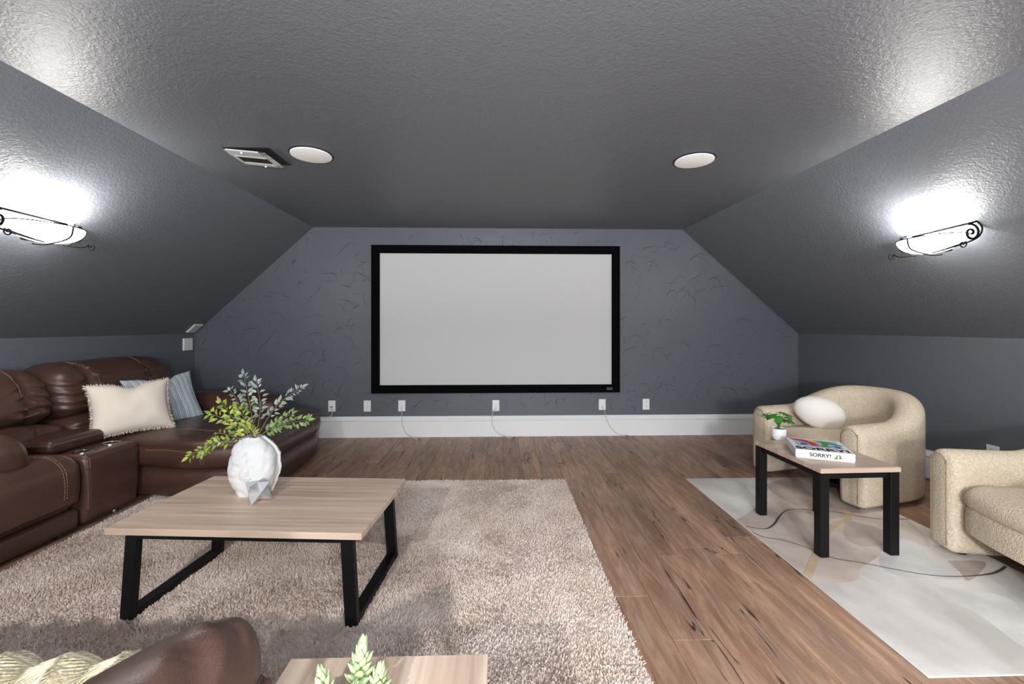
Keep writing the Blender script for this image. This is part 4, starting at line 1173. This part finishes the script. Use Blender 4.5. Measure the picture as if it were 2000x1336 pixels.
stitches(ST, Bq, [(-2.33, CY0 - .06, .368), (-2.1, CY0 - .12, .368), (-1.98, CY0 - .15, .368), (-1.8, CY0 - .12, .368), (-1.62, CY0 - .08, .368)], 0)
stitches(ST, Bq, [(-2.6, 3.06, .48), (-2.2, 3.04, .48), (-1.95, 2.98, .48)], 0)
tr_ = lambda x: spline([(x, 3.9, .47), (x, 3.4, .47), (x + .01, 3.0, .47), (x + .02, 2.82, .44), (x + .02, 2.74, .36), (x + .02, 2.76, .25)], 6)
stitches(ST, Bq, tr_(-1.93), .016); welt(ST2, Bq, tr_(-1.93), .003, -.001)
stitches(ST, Bq, [(-1.72, 3.86, .47), (-1.70, 3.4, .47), (-1.70, 3.1, .47), (-1.70, 2.85, .46)], 0)
stitches(ST, Bq, [(-1.56, 3.65, .45), (-1.53, 3.62, .36), (-1.54, 3.62, .26)], .012)
# recess panel on the chaise side
pn = round_poly([(-2.33, .045), (-1.985, .045), (-1.985, .215), (-2.33, .235)], .03, 5, .05)
# far arm of the chaise
arm = rbox((-2.44, 3.83, .45), (1.10, .25, .25), .115, (24, 8, 6), puff=(.02, .01, .015), rs=6, deform=lambda co, u: Vector((co.x, co.y + wr(co, .008), co.z + wr(co, .012) - .05 * max(0, (u[0] - .3) / .7) ** 2 + .006 * math.sin(co.x * 60) * math.exp(-((co.x + 1.98) / .1) ** 2))))
lpart('chaise_arm', arm)
arm2 = rbox((-2.42, 3.86, .17), (1.12, .17, .28), .05, (10, 4, 6)); lpart('arm_side', arm2)
for (x, y) in ((-1.72, 2.98), (-1.72, 3.72), (-2.9, 1.7), (-2.45, 1.7), (-2.45, 2.4), (-2.9, 3.7), (-2.5, 2.95)):
    mk('foot', *lathe([(.001, 0), (.024, 0), (.028, .04)], 14, (x, y, 0)), 'knob', root, True, angle=40)
mk('stitching', ST.v, ST.f, 'thread', root, True, kind='stuff', label='tan contrast stitching')
mk('welting', ST2.v, ST2.f, 'leather', root, True, kind='stuff')
# ---------------------------------------------------------------- pillows
def pillow(name, label, center, W, Hh, Tt, yaw, tilt, roll, mat, chop=0.0, fringe=False, group=None, uv=False):
    Tm = Matrix.Translation(center) @ Matrix.Rotation(yaw, 4, 'Z') @ Matrix.Rotation(-tilt, 4, 'X') @ Matrix.Rotation(roll, 4, 'Y')
    # local: x right, z up, y = depth (front is -y)
    N = 34; V = []; Fc = []; uvs = []
    def pos(a, b, s):
        pinch = 1 - .10 * (1 - abs(b) ** 2) ; pinch2 = 1 - .10 * (1 - abs(a) ** 2)
        x = a * W / 2 * pinch; z = b * Hh / 2 * pinch2
        th = Tt / 2 * (max(0, (1 - a ** 4)) * max(0, (1 - b ** 4))) ** .55 * (1 - .25 * (abs(a) ** 2 + abs(b) ** 2) / 2)
        if b > -1:
            k = math.exp(-((a - .05) / .28) ** 2) * max(0, (b + .3) / 1.3) ** 2; z -= chop * k
            th *= 1 - .35 * k * (chop > 0)
        y = s * th + .01 * noise.noise(Vector((a * 2.2, b * 2.2, 7 * s + center[0] * 5))) * (1 - a ** 4) * (1 - b ** 4)
        return Tm @ Vector((x, y, z))
    g = {}
    for s in (-1, 1):
        for i in range(N + 1):
            for j in range(N + 1):
                a = math.sin(math.pi / 2 * (-1 + 2 * i / N)); b = math.sin(math.pi / 2 * (-1 + 2 * j / N))
                if s == 1 and (i in (0, N) or j in (0, N)): g[s, i, j] = g[-1, i, j]; continue
                g[s, i, j] = len(V); V.append(tuple(pos(a, b, s))); uvs.append((a / 2 + .5 + (.03 * b), b / 2 + .5))
    for s in (-1, 1):
        for i in range(N):
            for j in range(N): Fc.append((g[s, i, j], g[s, i + 1, j], g[s, i + 1, j + 1], g[s, i, j + 1]))
    t = thing(name, label, 'pillow', tuple(center), 0, group)
    mk('pillow_cover', V, Fc, mat, t, True, uvs=uvs)
    if fringe:
        mb = MB()
        per = [(-1 + 2 * k / 60, -1) for k in range(60)] + [(1, -1 + 2 * k / 50) for k in range(50)] + [(1 - 2 * k / 60, 1) for k in range(60)] + [(-1, 1 - 2 * k / 50) for k in range(50)]
        for (a, b) in per:
            p = pos(a, b, 0); d = (pos(a * 1.06, b * 1.06, 0) - pos(a * .98, b * .98, 0)) if False else (p - Tm @ Vector((a * W * .42 if abs(b) == 1 else 0, 0, b * Hh * .42 if abs(a) == 1 else 0))).normalized()
            for q in range(3):
                st = p + (pos(min(1, a + random.uniform(0, .03)), b, 0) - p) if abs(b) == 1 else p + (pos(a, min(1, b + random.uniform(0, .03)), 0) - p)
                e_ = d * random.uniform(.008, .016) + Vector((random.uniform(-.005, .005), random.uniform(-.005, .005), random.uniform(-.006, .003)))
                mb.add(tube([st - d * .004, st + e_ * .6, st + e_], .0014, 4))
        mk('fringe', mb.v, mb.f, mat, t, True, kind='stuff')
    return t
# yaw: rotation so that local -y (front) points to the camera-right
wp = at(257, 795, Y=3.0)
pillow('throw_pillow', 'cream fringed throw pillow leaning on the back of the brown sectional', (wp.x, wp.y, wp.z), .43, .36, .14, R(50), R(24), R(-1), 'linen', .035, True)
bp_ = at(322, 782, Y=3.36)
pillow('throw_pillow', 'blue-grey pillow with white and dark stripes, behind the cream one', (bp_.x, bp_.y, bp_.z), .46, .42, .14, R(60), R(26), R(-4), 'stripe', .08)
# ---------------------------------------------------------------- foreground recliner sofa with throw
root = thing('recliner_sofa', 'brown leather sofa arm and seat cut by the bottom left edge of the photo', 'sofa', (-1.1, .3, 0))
ST = MB(); ST2 = MB()
def arm_def(co, u):
    f = max(0, u[1])
    # front end narrows towards the right, crest rises there
    s = min(1.2, max(0, (co.y - .40) / .42))
    co.z += -.075 * max(0, .8 - u[0]) * s ** 1.2 + .015 * max(0, u[2]) * s
    if u[0] < 0: co.x += .05 * s ** 2 * (-u[0])
    # gathered wrinkles near the right front
    g = math.exp(-((co.y - .70) / .11) ** 2) * max(0, u[0]) ** 1.6
    co.z += .016 * g * math.sin((co.y + co.x * .8) * 62 + 2 * noise.noise(co * 9)) * max(0, u[2])
    co += Vector((wr(co, .012), 0, wr(co, .012)))
    return co
av = rbox((-.580, .345, .528), (.31, 1.0, .25), .10, (14, 40, 8), puff=(.0, .0, .02), deform=arm_def, rs=7)
mk('arm_pad', *av, 'leather_near', root); Ba = bvh(av)
stitches(ST, Ba, [(-.41, -.1, .50), (-.405, .3, .50), (-.41, .6, .50), (-.42, .8, .50)], 0)
welt(ST2, Ba, [(-.41, -.1, .53), (-.405, .3, .53), (-.41, .6, .53), (-.42, .8, .53)], .004)
sv_ = rbox((-.428, .34, .468), (.022, .92, .10), .009, (2, 30, 3), rs=3, deform=lambda co, u: co + Vector((wr(co, .004), 0, wr(co, .008))))
mk('side_strip', *sv_, 'leather_near', root); Bs_ = bvh(sv_)
stitches(ST, Bs_, [(-.40, -.05, .505), (-.40, .4, .505), (-.40, .78, .50)], 0)
bv = rbox((-.585, .40, .255), (.25, 1.04, .46), .06, (8, 24, 10), deform=lambda co, u: co + Vector((wr(co, .006), wr(co, .006), -.03 * max(0, u[2]) * max(0, u[1]) ** 6)))
mk('arm_body', *bv, 'leather_near', root); Bb2 = bvh(bv)
stitches(ST, Bb2, [(-.47, .3, .46), (-.47, .7, .46), (-.48, .88, .44), (-.48, .95, .36)], 0)
sv = rbox((-1.36, .36, .30), (1.30, 1.0, .36), .09, (24, 16, 8), puff=(0, 0, .03), rs=5)
mk('seat_cushion', *sv, 'leather_near', root)
mk('base_panel', *rbox((-1.35, .36, .09), (1.28, .96, .11), .03, (8, 8, 3)), 'leather_near', root)
mk('back_cushion', *rbox((-1.3, -.22, .62), (1.5, .24, .55), .10, (24, 6, 10), puff=(0, .02, .02), deform=lambda co, u: Vector((co.x, co.y - .2 * (co.z - .4), co.z + wr(co, .01)))), 'leather_near', root)
for (x, y) in ((-.6, .8), (-1.9, .8), (-.6, -.1), (-1.9, -.1)): mk('foot', *lathe([(.001, .012), (.024, .012), (.028, .05)], 14, (x, y, 0)), 'knob', root, True)
mk('stitching', ST.v, ST.f, 'thread', root, True, kind='stuff', label='tan contrast stitching')
mk('welting', ST2.v, ST2.f, 'leather_near', root, True, kind='stuff')
# knitted throw: loose yarn rows over a folded sheet
prof = spline([(0, .02, .505), (0, .30, .53), (0, .60, .54), (0, .80, .525), (0, .885, .46), (0, .905, .35), (0, .91, .2)], 16)
V = []; Fc = []; NX = 150; x0_, x1_ = -1.75, -.66
PN = len(prof)
def throw_pt(fx, j):
    p = prof[j]; x = x0_ + (x1_ - x0_) * fx; s = j / (PN - 1)
    ph = (x + .45 * (p.y - .8)) * 2 * math.pi / .105 + 1.2 * noise.noise(Vector((x * 3, p.y * 3, 0)))
    amp = .010 * (1 + .4 * noise.noise(Vector((x * 4, p.y * 2, 3))))
    nrm = Vector((0, .1, 1)) if p.z > .49 else (Vector((0, .7, .7)) if p.z > .4 else Vector((0, 1, .1)))
    skew = .012 * math.sin(ph * 2 + .6)
    return Vector((x + skew * .5, p.y, p.z)) + nrm.normalized() * (amp * (1 + math.sin(ph)) + .006)
for j in range(PN):
    for i in range(NX + 1): V.append(tuple(throw_pt(i / NX, j)))
for j in range(PN - 1):
    for i in range(NX): Fc.append((j * (NX + 1) + i, j * (NX + 1) + i + 1, (j + 1) * (NX + 1) + i + 1, (j + 1) * (NX + 1) + i))
t = thing('knitted_throw', 'loosely knitted cream throw bunched over the leather seat at bottom left', 'blanket', (-1.2, .5, .5))
mk('throw_body', V, Fc, 'knit', t)
mb = MB()
Bt = bvh((V, Fc))
for r_ in range(130):
    fx0 = -.25 + 1.25 * r_ / 130; pts = []
    for k in range(60):
        jf = k / 59 * (PN - 1) * 1.0; fx = fx0 + .33 * k / 59
        if fx < 0 or fx > .995: continue
        p = throw_pt(fx, int(jf)); pts.append(p + Vector((.0025 * math.sin(k * 2.1 + r_), 0, .0015 + .002 * math.sin(k * 2.1))))
    if len(pts) > 5: mb.add(tube(pts, .0019, 4))
mk('yarn', mb.v, mb.f, 'knit', t, kind='stuff')
